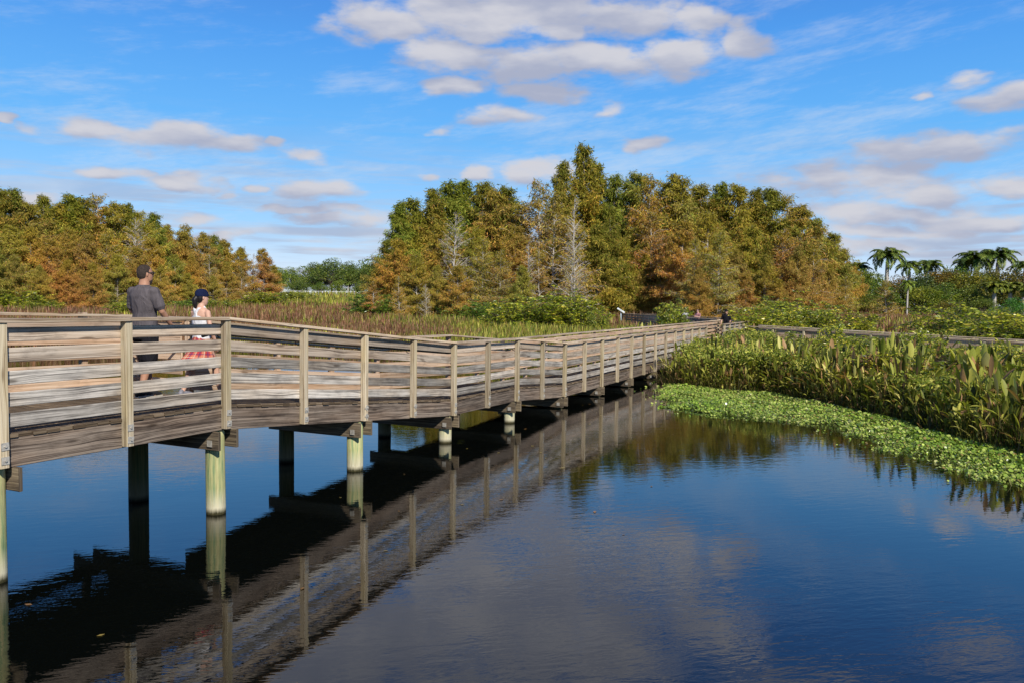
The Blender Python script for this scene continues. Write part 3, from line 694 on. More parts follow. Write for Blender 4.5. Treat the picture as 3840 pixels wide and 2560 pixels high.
# shrubs with long compound leaves
PAL_SH=[(.26,.34,.045),(.38,.43,.07),(.52,.50,.11),(.13,.20,.03),(.07,.11,.02)]
def shrub(name,h,rad,seed,stems=26,leafs=46,ll=.13,pal=PAL_SH,wts=(2,2,1.2,2,1.6)):
    r=np.random.default_rng(seed); segs=[];C=[];A=[];S=[];LL=[];HH=[]
    for b in range(stems):
        az=r.uniform(0,6.28); sp=rad*math.sqrt(r.uniform(.02,1)); p=np.array([math.cos(az)*sp*.35,math.sin(az)*sp*.35,0.]); top=np.array([math.cos(az)*sp,math.sin(az)*sp,h*r.uniform(.35,1.0)**.8*(1-.2*(sp/rad)**2)])
        n=4; pts=[p]
        for i in range(n): 
            u=(i+1)/n; pts.append(p+(top-p)*np.array([u**1.3,u**1.3,u**.85])+r.normal(0,.03*h,3)); segs.append([*pts[-2],.012*(1-i/n)+.004,*pts[-1],.012*(1-(i+1)/n)+.003])
        for k in range(leafs//6):
            u=r.uniform(.25,1)**.75; i=min(n-1,int(u*n)); q=pts[i]+(pts[i+1]-pts[i])*(u*n-i)
            a2=r.uniform(0,6.28); tl=r.uniform(.22,.5); td=np.array([math.cos(a2),math.sin(a2),r.uniform(-.1,.8)]); td/=np.linalg.norm(td); segs.append([*q,.005,*(q+td*tl),.002])
            m=r.integers(9,15)
            for j in range(m):
                f=(j+1)/m; sg=(-1)**j; c=q+td*tl*f+np.array([0,0,-.12*f*f]); sdv=np.cross(td,[0,0,1]); sdv/=np.linalg.norm(sdv)+1e-6
                a=sdv*sg*.9+td*.6+np.array([0,0,-.25+r.normal(0,.22)])+r.normal(0,.15,3); C.append(c);A.append(a/np.linalg.norm(a)); LL.append(ll*r.uniform(.7,1.25)); HH.append(c[2]/h)
    V,F=tubes_np(segs,4); tm=np_mesh(name+'_stems',V,F,smooth=True)
    C=np.array(C);A=np.array(A); m=len(C); side=nrm(np.cross(A,np.array([[0,0,.6]])+r.normal(0,.9,(m,3)))); L=np.array(LL)
    V,F,Cc,Hh=rhombi(C,A,side,L,L*.17,pick(pal,wts,m,.2),np.array(HH))
    return tm,np_mesh(name+'_leaves',V,F,Cc,np.clip(Hh,0,1)),M_DARKBARK,M_SHRUB
M_SHRUB=leaf_mat('shrub_leaves',.32,.32,True,.5)
proto('h1',shrub('shrub',2.4,1.3,41,34,110)); proto('h2',shrub('shrub_b',2.2,1.6,42,38,110,.14)); proto('h3',shrub('shrub_c',2.6,1.1,43,26,100,.15))
proto('h4',shrub('bushy_shrub',2.2,1.9,44,46,96,.15))

TREES=[
('cypress_tree', 'm2', 12, -13.25, 80, 6.09, 'low drooping olive brown cypress at the left foot of the central wood', 'cypresses of the central wood', 1.09, (1.03, 0.96, 0.98, 1)),
('cypress_tree', 'g2', 12, -13.54, 86, 9.05, 'first full green cypress from the left on the skyline of the central wood', 'cypresses of the central wood', 1.22, (0.84, 0.85, 1.05, 1)),
('cypress_tree', 'g1', 12, -12.7, 90, 13.51, 'first narrow green cypress from the left on the skyline of the central wood', 'cypresses of the central wood', 1.1, (0.91, 1.15, 0.94, 1)),
('cypress_tree', 'g2', 12, -11.52, 92, 14.16, 'second full green cypress from the left on the skyline of the central wood', 'cypresses of the central wood', 1.29, (1.0, 1.04, 0.85, 1)),
('cypress_tree', 'g1', 12, -9.34, 92, 15.4, 'second narrow green cypress from the left on the skyline of the central wood', 'cypresses of the central wood', 1.22, (1.15, 1.01, 1.02, 1)),
('cypress_tree', 'g2', 12, -7.53, 96, 16.66, 'third full green cypress from the left on the skyline of the central wood', 'cypresses of the central wood', 1.23, (0.84, 1.08, 0.98, 1)),
('cypress_tree', 'g1', 12, -6.14, 98, 17.23, 'third narrow green cypress from the left on the skyline of the central wood', 'cypresses of the central wood', 1.11, (0.83, 1.11, 0.94, 1)),
('cypress_tree', 'g2', 12, -3.74, 98, 17.0, 'fourth full green cypress from the left on the skyline of the central wood', 'cypresses of the central wood', 1.25, (1.15, 1.06, 1.08, 1)),
('cypress_tree', 'm1', 12, -2.02, 94, 15.52, 'first olive and gold cypress from the left on the skyline of the central wood', 'cypresses of the central wood', 1.14, (1.12, 0.98, 1.08, 1)),
('cypress_tree', 'g1', 12, -0.69, 94, 16.0, 'fourth narrow green cypress from the left on the skyline of the central wood', 'cypresses of the central wood', 1.3, (0.86, 0.89, 0.87, 1)),
('cypress_tree', 's1', 12, 0.87, 92, 13.77, 'first thin leaved brown cypress from the left on the skyline of the central wood', 'cypresses of the central wood', 1.33, (0.99, 1.04, 0.89, 1)),
('cypress_tree', 's2', 12, 3.27, 88, 15.92, 'thin sparse cypress with see-through top left of the dark pointed treetops', 'cypresses of the central wood', 1.18, (0.97, 0.96, 0.98, 1)),
('cypress_tree', 'g1', 12, 5.45, 90, 18.25, 'dark green narrow cypress just left of the tallest pointed treetop', 'cypresses of the central wood', 0.86, (1.16, 1.05, 1.08, 1)),
('cypress_tree', 'g1', 12, 8.06, 92, 20.6, 'tallest tree of the photo, dark green pointed cypress rising above the central wood', 'cypresses of the central wood', 0.93, (1.2, 1.05, 0.85, 1)),
('cypress_tree', 'g1', 12, 9.66, 94, 18.98, 'fifth narrow green cypress from the left on the skyline of the central wood', 'cypresses of the central wood', 0.93, (1.19, 1.12, 0.97, 1)),
('cypress_tree', 'g2', 12, 11.46, 92, 17.16, 'fifth full green cypress from the left on the skyline of the central wood', 'cypresses of the central wood', 0.89, (0.9, 1.1, 0.97, 1)),
('cypress_tree', 'm1', 12, 13.49, 92, 17.4, 'second olive and gold cypress from the left on the skyline of the central wood', 'cypresses of the central wood', 1.1, (0.84, 1.11, 1.1, 1)),
('cypress_tree', 's1', 12, 14.88, 88, 16.41, 'second thin leaved brown cypress from the left on the skyline of the central wood', 'cypresses of the central wood', 1.04, (1.12, 0.97, 0.85, 1)),
('cypress_tree', 'm2', 12, 17.16, 92, 16.39, 'first spreading olive brown cypress from the left on the skyline of the central wood', 'cypresses of the central wood', 1.11, (1.11, 1.11, 0.81, 1)),
('cypress_tree', 'r1', 12, 18.34, 90, 16.88, 'first rust brown cypress from the left on the skyline of the central wood', 'cypresses of the central wood', 1.21, (0.84, 1.07, 0.9, 1)),
('cypress_tree', 'g2', 12, 21.57, 94, 16.43, 'sixth full green cypress from the left on the skyline of the central wood', 'cypresses of the central wood', 1.3, (1.19, 1.0, 1.1, 1)),
('cypress_tree', 'g1', 12, 24.5, 96, 17.0, 'sixth narrow green cypress from the left on the skyline of the central wood', 'cypresses of the central wood', 1.11, (0.85, 1.03, 0.81, 1)),
('cypress_tree', 'm1', 12, 25.86, 94, 16.48, 'third olive and gold cypress from the left on the skyline of the central wood', 'cypresses of the central wood', 1.07, (0.98, 1.03, 0.85, 1)),
('cypress_tree', 'g1', 12, 28.1, 94, 16.14, 'seventh narrow green cypress from the left on the skyline of the central wood', 'cypresses of the central wood', 1.02, (1.15, 0.94, 1.09, 1)),
('cypress_tree', 'g2', 12, 30.06, 94, 16.07, 'seventh full green cypress from the left on the skyline of the central wood', 'cypresses of the central wood', 1.31, (0.96, 0.99, 0.96, 1)),
('cypress_tree', 's1', 12, 32.1, 94, 15.39, 'third thin leaved brown cypress from the left on the skyline of the central wood', 'cypresses of the central wood', 1.22, (1.05, 1.02, 0.99, 1)),
('cypress_tree', 'm1', 12, 33.75, 94, 14.27, 'fourth olive and gold cypress from the left on the skyline of the central wood', 'cypresses of the central wood', 1.32, (1.01, 0.98, 1.02, 1)),
('cypress_tree', 'm2', 12, 36.11, 96, 12.95, 'second spreading olive brown cypress from the left on the skyline of the central wood', 'cypresses of the central wood', 1.09, (0.93, 1.14, 0.96, 1)),
('cypress_tree', 'm1', 12, 38.54, 98, 11.41, 'fifth olive and gold cypress from the left on the skyline of the central wood', 'cypresses of the central wood', 1.19, (0.82, 0.97, 0.97, 1)),
('cypress_tree', 'r1', 12, 40.99, 100, 9.63, 'second rust brown cypress from the left on the skyline of the central wood', 'cypresses of the central wood', 1.01, (1.05, 1.04, 0.82, 1)),
('cypress_tree', 'r2', 12, 43.76, 102, 7.09, 'last low rust orange cypress at the right end of the central wood', 'cypresses of the central wood', 1.22, (1.0, 1.05, 0.91, 1)),
('cypress_tree', 's1', 12, -12.86, 74, 4.37, 'first thin leaved brown cypress from the left along the front of the central wood', 'cypresses of the central wood', 1.11, (1.1, 0.86, 0.82, 1)),
('cypress_tree', 'm1', 12, -10.99, 78, 8.61, 'first olive and gold cypress from the left along the front of the central wood', 'cypresses of the central wood', 1.1, (1.19, 0.93, 0.94, 1)),
('cypress_tree', 'm2', 12, -8.94, 74, 6.87, 'first spreading olive brown cypress from the left along the front of the central wood', 'cypresses of the central wood', 1.08, (0.94, 0.96, 0.89, 1)),
('cypress_tree', 'm1', 12, -7.57, 80, 10.13, 'second olive and gold cypress from the left along the front of the central wood', 'cypresses of the central wood', 1.01, (1.05, 0.94, 0.91, 1)),
('cypress_tree', 'b2', 12, -5.69, 76, 11.03, 'whitish dead tree with many upright branches in the left half of the central wood', 'cypresses of the central wood', 1.13, (0.83, 1.02, 1.02, 1)),
('cypress_tree', 'r1', 12, -6.78, 72, 5.83, 'first rust brown cypress from the left along the front of the central wood', 'cypresses of the central wood', 0.99, (0.9, 1.09, 0.87, 1)),
('cypress_tree', 'm2', 12, -3.5, 78, 9.73, 'third spreading olive brown cypress from the left along the front of the central wood', 'cypresses of the central wood', 0.96, (0.99, 1.06, 0.83, 1)),
('cypress_tree', 's1', 12, -2.82, 74, 8.41, 'second thin leaved brown cypress from the left along the front of the central wood', 'cypresses of the central wood', 1.0, (0.95, 1.1, 0.93, 1)),
('cypress_tree', 's2', 12, -1.3, 72, 7.32, 'second sparse reddish cypress from the left along the front of the central wood', 'cypresses of the central wood', 1.16, (0.88, 0.95, 1.0, 1)),
('cypress_tree', 'r2', 12, 0.11, 76, 9.85, 'first narrow rust orange cypress from the left along the front of the central wood', 'cypresses of the central wood', 1.17, (0.99, 0.92, 0.84, 1)),
('cypress_tree', 'b1', 12, 1.44, 72, 7.83, 'slender bare cypress with short pale trunk above the yellow-green bushes', 'cypresses of the central wood', 1.06, (0.89, 1.09, 1.05, 1)),
('cypress_tree', 'm1', 12, 0.86, 71, 5.88, 'third olive and gold cypress from the left along the front of the central wood', 'cypresses of the central wood', 0.96, (0.93, 1.09, 0.99, 1)),
('cypress_tree', 's2', 12, 2.56, 73, 7.43, 'third sparse reddish cypress from the left along the front of the central wood', 'cypresses of the central wood', 1.14, (0.95, 0.89, 0.89, 1)),
('cypress_tree', 's1', 12, 3.72, 76, 12.89, 'thin brown cypress with long straight pale trunk and horizontal limbs left of the bare cypress', 'cypresses of the central wood', 1.14, (0.92, 0.95, 0.93, 1)),
('cypress_tree', 'g2', 12, 3.98, 80, 8.95, 'first full green cypress from the left along the front of the central wood', 'cypresses of the central wood', 1.03, (0.98, 1.13, 0.85, 1)),
('cypress_tree', 'b1', 12, 5.46, 74, 12.28, 'bare pale cypress with upswept twigs in front of the tallest tree', 'cypresses of the central wood', 0.9, (1.18, 1.11, 1.1, 1)),
('cypress_tree', 'b2', 12, 5.46, 70, 8.2, 'lower bare grey cypress with fine twigs in front of the central wood', 'cypresses of the central wood', 1.03, (1.18, 1.13, 0.87, 1)),
('cypress_tree', 'g2', 12, 8.54, 82, 10.52, 'second full green cypress from the left along the front of the central wood', 'cypresses of the central wood', 1.12, (1.14, 1.05, 0.96, 1)),
('cypress_tree', 'g1', 12, 9.99, 83, 12.54, 'the only narrow green cypress along the front of the central wood', 'cypresses of the central wood', 0.99, (0.95, 0.92, 0.82, 1)),
('cypress_tree', 'm1', 12, 11.28, 84, 9.35, 'fourth olive and gold cypress from the left along the front of the central wood', 'cypresses of the central wood', 1.08, (0.93, 1.09, 0.81, 1)),
('cypress_tree', 'm2', 12, 12.95, 86, 10.66, 'fourth spreading olive brown cypress from the left along the front of the central wood', 'cypresses of the central wood', 1.17, (1.08, 1.13, 1.07, 1)),
('cypress_tree', 's1', 12, 14.29, 84, 12.15, 'third thin leaved brown cypress from the left along the front of the central wood', 'cypresses of the central wood', 1.17, (1.04, 0.85, 1.02, 1)),
('cypress_tree', 'r1', 12, 13.66, 83, 7.66, 'second rust brown cypress from the left along the front of the central wood', 'cypresses of the central wood', 0.95, (0.93, 1.05, 0.96, 1)),
('cypress_tree', 'm1', 12, 16.28, 84, 9.97, 'fifth olive and gold cypress from the left along the front of the central wood', 'cypresses of the central wood', 1.02, (1.18, 1.03, 0.9, 1)),
('cypress_tree', 'r2', 12, 16.38, 78, 10.75, 'second narrow rust orange cypress from the left along the front of the central wood', 'cypresses of the central wood', 0.98, (1.15, 0.99, 1.03, 1)),
('cypress_tree', 's2', 12, 16.56, 74, 8.65, 'fourth sparse reddish cypress from the left along the front of the central wood', 'cypresses of the central wood', 1.01, (0.89, 1.01, 1.05, 1)),
('cypress_tree', 'm2', 12, 19.43, 80, 11.78, 'sixth spreading olive brown cypress from the left along the front of the central wood', 'cypresses of the central wood', 0.95, (1.12, 1.13, 1.04, 1)),
('cypress_tree', 's1', 12, 18.49, 72, 9.0, 'fourth thin leaved brown cypress from the left along the front of the central wood', 'cypresses of the central wood', 1.15, (0.82, 1.04, 1.06, 1)),
('cypress_tree', 'r1', 12, 21.07, 76, 7.86, 'fourth rust brown cypress from the left along the front of the central wood', 'cypresses of the central wood', 0.91, (0.92, 0.93, 0.96, 1)),
('cypress_tree', 'm1', 12, 23.97, 80, 10.52, 'sixth olive and gold cypress from the left along the front of the central wood', 'cypresses of the central wood', 1.03, (1.0, 1.08, 0.8, 1)),
('cypress_tree', 'm2', 12, 23.85, 76, 7.39, 'seventh spreading olive brown cypress from the left along the front of the central wood', 'cypresses of the central wood', 0.92, (0.87, 0.89, 0.82, 1)),
('cypress_tree', 's2', 12, 25.96, 78, 10.1, 'fifth sparse reddish cypress from the left along the front of the central wood', 'cypresses of the central wood', 1.19, (1.14, 0.88, 0.95, 1)),
('cypress_tree', 'r1', 12, 26.86, 76, 8.18, 'sixth rust brown cypress from the left along the front of the central wood', 'cypresses of the central wood', 0.99, (0.94, 0.96, 0.99, 1)),
('cypress_tree', 's1', 12, 31.36, 84, 8.49, 'fifth thin leaved brown cypress from the left along the front of the central wood', 'cypresses of the central wood', 1.08, (0.96, 0.91, 0.9, 1)),
('cypress_tree', 'r2', 12, 28.41, 78, 6.01, 'fourth narrow rust orange cypress from the left along the front of the central wood', 'cypresses of the central wood', 0.94, (1.03, 1.06, 0.91, 1)),
('cypress_tree', 'r1', 12, 33.88, 86, 6.95, 'seventh rust brown cypress from the left along the front of the central wood', 'cypresses of the central wood', 0.92, (0.89, 0.96, 0.98, 1)),
('cypress_tree', 's2', 12, 36.46, 88, 5.9, 'sixth sparse reddish cypress from the left along the front of the central wood', 'cypresses of the central wood', 1.13, (0.96, 1.09, 0.99, 1)),
('cypress_tree', 'm2', 12, 15.16, 82, 6.27, 'fifth spreading olive brown cypress from the left along the front of the central wood', 'cypresses of the central wood', 1.03, (0.96, 1.0, 1.01, 1)),
('cypress_tree', 'r1', 12, 16.19, 70, 5.79, 'third rust brown cypress from the left along the front of the central wood', 'cypresses of the central wood', 1.03, (1.08, 0.99, 0.87, 1)),
('cypress_tree', 'r2', 12, 20.97, 72, 5.46, 'third narrow rust orange cypress from the left along the front of the central wood', 'cypresses of the central wood', 1.06, (1.08, 0.87, 0.93, 1)),
('cypress_tree', 's2', 12, -10.13, 72, 4.83, 'first sparse reddish cypress from the left along the front of the central wood', 'cypresses of the central wood', 1.03, (1.15, 1.13, 0.91, 1)),
('cypress_tree', 'm2', 12, -4.73, 70, 5.76, 'second spreading olive brown cypress from the left along the front of the central wood', 'cypresses of the central wood', 1.17, (1.12, 0.93, 0.94, 1)),
('cypress_tree', 'b2', 12, -7.51, 70, 4.11, 'the only bare many-branched whitish cypress along the front of the central wood', 'cypresses of the central wood', 0.94, (1.13, 1.05, 1.07, 1)),
('cypress_tree', 'r1', 12, 24.52, 74, 5.08, 'fifth rust brown cypress from the left along the front of the central wood', 'cypresses of the central wood', 1.14, (1.07, 1.07, 0.97, 1)),
('cypress_tree', 'g2', 12, -53.39, 84, 13.63, 'first full green cypress from the left on the skyline of the left wood', 'cypresses of the left wood', 1.04, (1.04, 0.85, 0.84, 1)),
('cypress_tree', 'g1', 12, -53.6, 86, 14.01, 'green pointed cypress, tallest near the left edge of the photo', 'cypresses of the left wood', 1.27, (0.84, 0.88, 0.83, 1)),
('cypress_tree', 'm1', 12, -52.12, 86, 12.53, 'first olive and gold cypress from the left on the skyline of the left wood', 'cypresses of the left wood', 1.3, (0.89, 0.86, 1.05, 1)),
('cypress_tree', 'g1', 12, -51.28, 88, 13.57, 'first narrow green cypress from the left on the skyline of the left wood', 'cypresses of the left wood', 1.05, (1.14, 1.05, 1.05, 1)),
('cypress_tree', 'r1', 12, -50.98, 90, 12.89, 'first rust brown cypress from the left on the skyline of the left wood', 'cypresses of the left wood', 1.33, (1.04, 1.09, 0.81, 1)),
('cypress_tree', 'g1', 12, -49.56, 90, 14.0, 'second narrow green cypress from the left on the skyline of the left wood', 'cypresses of the left wood', 1.27, (1.01, 1.06, 0.83, 1)),
('cypress_tree', 'g2', 12, -49.21, 92, 13.75, 'second full green cypress from the left on the skyline of the left wood', 'cypresses of the left wood', 1.26, (1.18, 0.87, 0.9, 1)),
('cypress_tree', 's1', 12, -48.47, 94, 14.38, 'first thin leaved brown cypress from the left on the skyline of the left wood', 'cypresses of the left wood', 1.2, (1.13, 0.92, 0.85, 1)),
('cypress_tree', 'm1', 12, -46.86, 94, 13.57, 'second olive and gold cypress from the left on the skyline of the left wood', 'cypresses of the left wood', 1.09, (1.05, 1.08, 0.92, 1)),
('cypress_tree', 'g1', 12, -46.27, 96, 13.72, 'third narrow green cypress from the left on the skyline of the left wood', 'cypresses of the left wood', 1.13, (0.97, 0.96, 0.93, 1)),
('cypress_tree', 'm2', 12, -45.46, 98, 12.94, 'the only spreading olive brown cypress on the skyline of the left wood', 'cypresses of the left wood', 1.04, (1.01, 1.14, 0.92, 1)),
('cypress_tree', 'g1', 12, -45.39, 102, 13.18, 'fourth narrow green cypress from the left on the skyline of the left wood', 'cypresses of the left wood', 1.26, (0.88, 1.06, 1.03, 1)),
('cypress_tree', 'r1', 12, -45.78, 106, 12.07, 'second rust brown cypress from the left on the skyline of the left wood', 'cypresses of the left wood', 1.23, (1.02, 1.0, 0.99, 1)),
('cypress_tree', 'r2', 12, -44.22, 108, 11.5, 'pointed rust cypress standing out right of the dip in the left wood', 'cypresses of the left wood', 1.31, (0.88, 0.88, 1.02, 1)),
('cypress_tree', 's1', 12, -45.48, 112, 12.64, 'second thin leaved brown cypress from the left on the skyline of the left wood', 'cypresses of the left wood', 1.32, (1.02, 0.98, 1.02, 1)),
('cypress_tree', 'r1', 12, -44.73, 116, 11.87, 'third rust brown cypress from the left on the skyline of the left wood', 'cypresses of the left wood', 1.07, (0.92, 0.91, 0.98, 1)),
('cypress_tree', 'g2', 12, -44.68, 120, 11.81, 'third full green cypress from the left on the skyline of the left wood', 'cypresses of the left wood', 1.11, (0.91, 1.06, 1.09, 1)),
('cypress_tree', 'm1', 12, -43.81, 122, 11.38, 'third olive and gold cypress from the left on the skyline of the left wood', 'cypresses of the left wood', 1.11, (1.09, 0.97, 1.06, 1)),
('cypress_tree', 'r1', 12, -42.83, 126, 10.44, 'fourth rust brown cypress from the left on the skyline of the left wood', 'cypresses of the left wood', 1.2, (0.92, 0.92, 0.81, 1)),
('cypress_tree', 'b1', 12, -41.47, 128, 9.74, 'bare pale cypress beside the lone conical rust tree of the left wood', 'cypresses of the left wood', 1.17, (0.97, 0.9, 0.91, 1)),
('cypress_tree', 'r2', 12, -40.39, 130, 10.6, 'lone conical rust cypress at the right end of the left wood', 'cypresses of the left wood', 1.12, (1.11, 0.89, 1.1, 1)),
('cypress_tree', 'm1', 12, -41.56, 140, 8.36, 'fourth olive and gold cypress from the left on the skyline of the left wood', 'cypresses of the left wood', 1.17, (1.05, 0.99, 1.05, 1)),
('cypress_tree', 'm1', 12, -55.21, 84, 12.94, 'first olive and gold cypress from the left along the front of the left wood', 'cypresses of the left wood', 1.15, (1.03, 0.99, 1.02, 1)),
('cypress_tree', 'm2', 12, -47.74, 76, 9.25, 'first spreading olive brown cypress from the left along the front of the left wood', 'cypresses of the left wood', 1.16, (0.97, 1.07, 1.09, 1)),
('cypress_tree', 'g2', 12, -46.46, 72, 7.0, 'the only full green cypress along the front of the left wood', 'cypresses of the left wood', 1.04, (0.91, 0.92, 1.02, 1)),
('cypress_tree', 'r1', 12, -46.93, 78, 9.19, 'first rust brown cypress from the left along the front of the left wood', 'cypresses of the left wood', 1.1, (1.18, 1.11, 0.87, 1)),
('cypress_tree', 'm1', 12, -45.8, 74, 6.4, 'second olive and gold cypress from the left along the front of the left wood', 'cypresses of the left wood', 0.96, (0.92, 0.91, 1.01, 1)),
('cypress_tree', 'r2', 12, -45.14, 78, 8.19, 'first narrow rust orange cypress from the left along the front of the left wood', 'cypresses of the left wood', 1.16, (1.16, 0.93, 1.06, 1)),
('cypress_tree', 'r1', 12, -43.61, 74, 5.45, 'second rust brown cypress from the left along the front of the left wood', 'cypresses of the left wood', 0.99, (0.98, 1.07, 0.83, 1)),
('cypress_tree', 'm2', 12, -45.53, 82, 9.57, 'second spreading olive brown cypress from the left along the front of the left wood', 'cypresses of the left wood', 0.93, (1.14, 0.94, 0.91, 1)),
('cypress_tree', 'r1', 12, -42.25, 76, 6.06, 'third rust brown cypress from the left along the front of the left wood', 'cypresses of the left wood', 1.07, (1.08, 0.85, 0.9, 1)),
('cypress_tree', 'r2', 12, -43.64, 82, 9.05, 'second narrow rust orange cypress from the left along the front of the left wood', 'cypresses of the left wood', 1.03, (1.0, 0.91, 0.98, 1)),
('cypress_tree', 's1', 12, -42.47, 84, 9.23, 'first thin leaved brown cypress from the left along the front of the left wood', 'cypresses of the left wood', 1.19, (0.97, 1.01, 0.84, 1)),
('cypress_tree', 'm1', 12, -40.77, 78, 5.92, 'third olive and gold cypress from the left along the front of the left wood', 'cypresses of the left wood', 0.98, (1.07, 0.88, 1.07, 1)),
('cypress_tree', 'r1', 12, -40.4, 82, 6.93, 'fourth rust brown cypress from the left along the front of the left wood', 'cypresses of the left wood', 1.17, (0.86, 1.13, 0.91, 1)),
('cypress_tree', 'b2', 12, -42.5, 90, 11.51, 'bare spreading cypress showing pale branches within the left wood', 'cypresses of the left wood', 1.13, (1.11, 0.94, 1.0, 1)),
('cypress_tree', 'm1', 12, -40.36, 86, 8.01, 'fourth olive and gold cypress from the left along the front of the left wood', 'cypresses of the left wood', 1.1, (1.13, 0.93, 1.03, 1)),
('cypress_tree', 'r2', 12, -41.34, 92, 9.31, 'third narrow rust orange cypress from the left along the front of the left wood', 'cypresses of the left wood', 1.19, (1.08, 1.01, 0.83, 1)),
('cypress_tree', 'r1', 12, -37.82, 86, 6.05, 'fifth rust brown cypress from the left along the front of the left wood', 'cypresses of the left wood', 1.05, (0.95, 1.07, 1.0, 1)),
('cypress_tree', 'm2', 12, -40.45, 96, 7.72, 'third spreading olive brown cypress from the left along the front of the left wood', 'cypresses of the left wood', 1.07, (0.89, 1.04, 0.99, 1)),
('cypress_tree', 'r1', 12, -39.97, 100, 7.96, 'sixth rust brown cypress from the left along the front of the left wood', 'cypresses of the left wood', 0.95, (1.16, 1.05, 0.84, 1)),
('cypress_tree', 's2', 12, -40.66, 108, 8.4, 'second sparse reddish cypress from the left along the front of the left wood', 'cypresses of the left wood', 1.18, (0.87, 0.95, 1.02, 1)),
('cypress_tree', 'r1', 12, -39.94, 112, 7.53, 'eighth rust brown cypress from the left along the front of the left wood', 'cypresses of the left wood', 1.08, (1.03, 1.04, 0.94, 1)),
('cypress_tree', 's1', 12, -39.25, 116, 6.96, 'second thin leaved brown cypress from the left along the front of the left wood', 'cypresses of the left wood', 0.99, (0.89, 0.87, 1.01, 1)),
('cypress_tree', 'm1', 12, -38.22, 94, 5.46, 'fifth olive and gold cypress from the left along the front of the left wood', 'cypresses of the left wood', 1.13, (1.03, 1.07, 0.91, 1)),
('cypress_tree', 's2', 12, -38.06, 84, 4.84, 'first sparse reddish cypress from the left along the front of the left wood', 'cypresses of the left wood', 0.98, (0.97, 1.11, 0.81, 1)),
('cypress_tree', 'r1', 12, -37.33, 100, 5.34, 'seventh rust brown cypress from the left along the front of the left wood', 'cypresses of the left wood', 1.05, (0.91, 1.08, 0.91, 1)),
('broadleaf_tree', 'o2', 9, -62.75, 215, 10.73, 'distant flat-topped tree at the left end of the gap between the woods', None, 1.0, (1.5, 1.5, 1.2, 1)),
('broadleaf_tree', 'o1', 9, -60.55, 220, 10.75, 'second distant pale tree in the gap, beside the flat-topped one', None, 1.0, (1.4, 1.35, 1.2, 1)),
('broadleaf_tree', 'u1', 7, -57.82, 225, 11.28, 'light yellowish tree in the gap behind the white fence', None, 1.2, (0.8, 0.8, 1, 1)),
('broadleaf_tree', 'o2', 9, -48.74, 200, 11.49, 'dark round oak at the left of the big oak in the gap', None, 1.1, (1, 1, 1, 1)),
('broadleaf_tree', 'o1', 9, -43.96, 195, 12.03, 'largest dark rounded oak in the gap between the woods', None, 1.25, (1, 1, 1, 1)),
('broadleaf_tree', 'o1', 9, -40.76, 200, 11.59, 'dark oak just right of the largest oak in the gap', None, 1.1, (0.95, 0.95, 1, 1)),
('broadleaf_tree', 'u1', 7, -38.97, 210, 12.77, 'pale green tree behind the right side of the gap', None, 1.3, (0.75, 0.8, 0.9, 1)),
('broadleaf_tree', 'o2', 9, -33.91, 195, 11.12, 'dark tree half hidden by the left edge of the central wood', None, 1.2, (1, 1, 1, 1)),
('broadleaf_tree', 'u1', 7, -50.72, 190, 7.22, 'low light green tree behind the fence in the gap', None, 1.3, (0.7, 0.75, 0.9, 1)),
('broadleaf_tree', 'o2', 9, -40.16, 185, 6.91, 'low dark tree in front of the largest oak', None, 1.3, (1.3, 1.3, 1, 1)),
('broadleaf_tree', 'o1', 9, -44.71, 186, 6.26, 'low broad dark bush tree behind the white fence', None, 1.3, (1.1, 1.2, 1, 1)),
('broadleaf_tree', 'u1', 7, -35.35, 184, 6.34, 'small light tree behind the right end of the white fence', None, 1.2, (0.7, 0.75, 0.9, 1)),
('cabbage_palm', 'c1', 5.4, -36.98, 180, 6.11, 'small cabbage palm with yellow skirt in front of the gap oaks', None, 1.2, (1, 1, 1, 1)),
('royal_palm', 'p1', 9.0, 51.43, 120, 9.37, 'palm crown leaning out behind the right end of the central wood', None, 1.15, (1, 1, 1, 1)),
('royal_palm', 'p2', 9.0, 54.07, 116, 11.12, 'large royal palm with full crown, left of the right-hand palms', None, 1.15, (1, 1, 1, 1)),
('royal_palm', 'p1', 9.0, 62.23, 126, 10.01, 'small dark palm crown right of the large royal palm', None, 1.15, (1, 1, 1, 1)),
('royal_palm', 'p1', 9.0, 66.52, 128, 10.38, 'dark palm crown above the dense trees, middle of the right side', None, 1.15, (1, 1, 1, 1)),
('royal_palm', 'p1', 9.0, 71.12, 126, 10.54, 'low palm crown left of the tall palm pair', None, 1.15, (1, 1, 1, 1)),
('royal_palm', 'p2', 9.0, 70.31, 122, 11.4, 'left palm of the tall pair near the right edge', None, 1.15, (1, 1, 1, 1)),
('royal_palm', 'p2', 9.0, 73.65, 122, 11.76, 'right palm of the tall pair near the right edge', None, 1.15, (1, 1, 1, 1)),
('royal_palm', 'p1', 9.0, 79.05, 124, 10.12, 'palm cut off by the right edge of the photo', None, 1.15, (1, 1, 1, 1)),
('royal_palm', 'p1', 8.6, 41.38, 84, 5.34, 'slender palm with whole pale trunk showing, standing in front of the dark trees', None, 0.8, (1.5, 1.5, 1.2, 1)),
('broadleaf_tree', 's2', 12, 40.22, 86, 5.43, 'small half-bare tree with pale trunk left of the slender palm', None, 1.5, (1, 1.1, 1, 1)),
('broadleaf_tree', 'o2', 9, 49.35, 112, 7.68, 'dense dark green tree behind the right end of the central wood', None, 1.1, (1.04, 1.06, 0.8, 1)),
('broadleaf_tree', 'u1', 7, 47.6, 104, 5.8, 'tree behind the half-bare pale tree, paler than its neighbours', None, 1.3, (0.8, 0.9, 0.8, 1)),
('broadleaf_tree', 'o1', 9, 52.29, 108, 6.49, 'dense dark green tree behind the slender palm trunk', None, 1.11, (1.53, 0.73, 0.8, 1)),
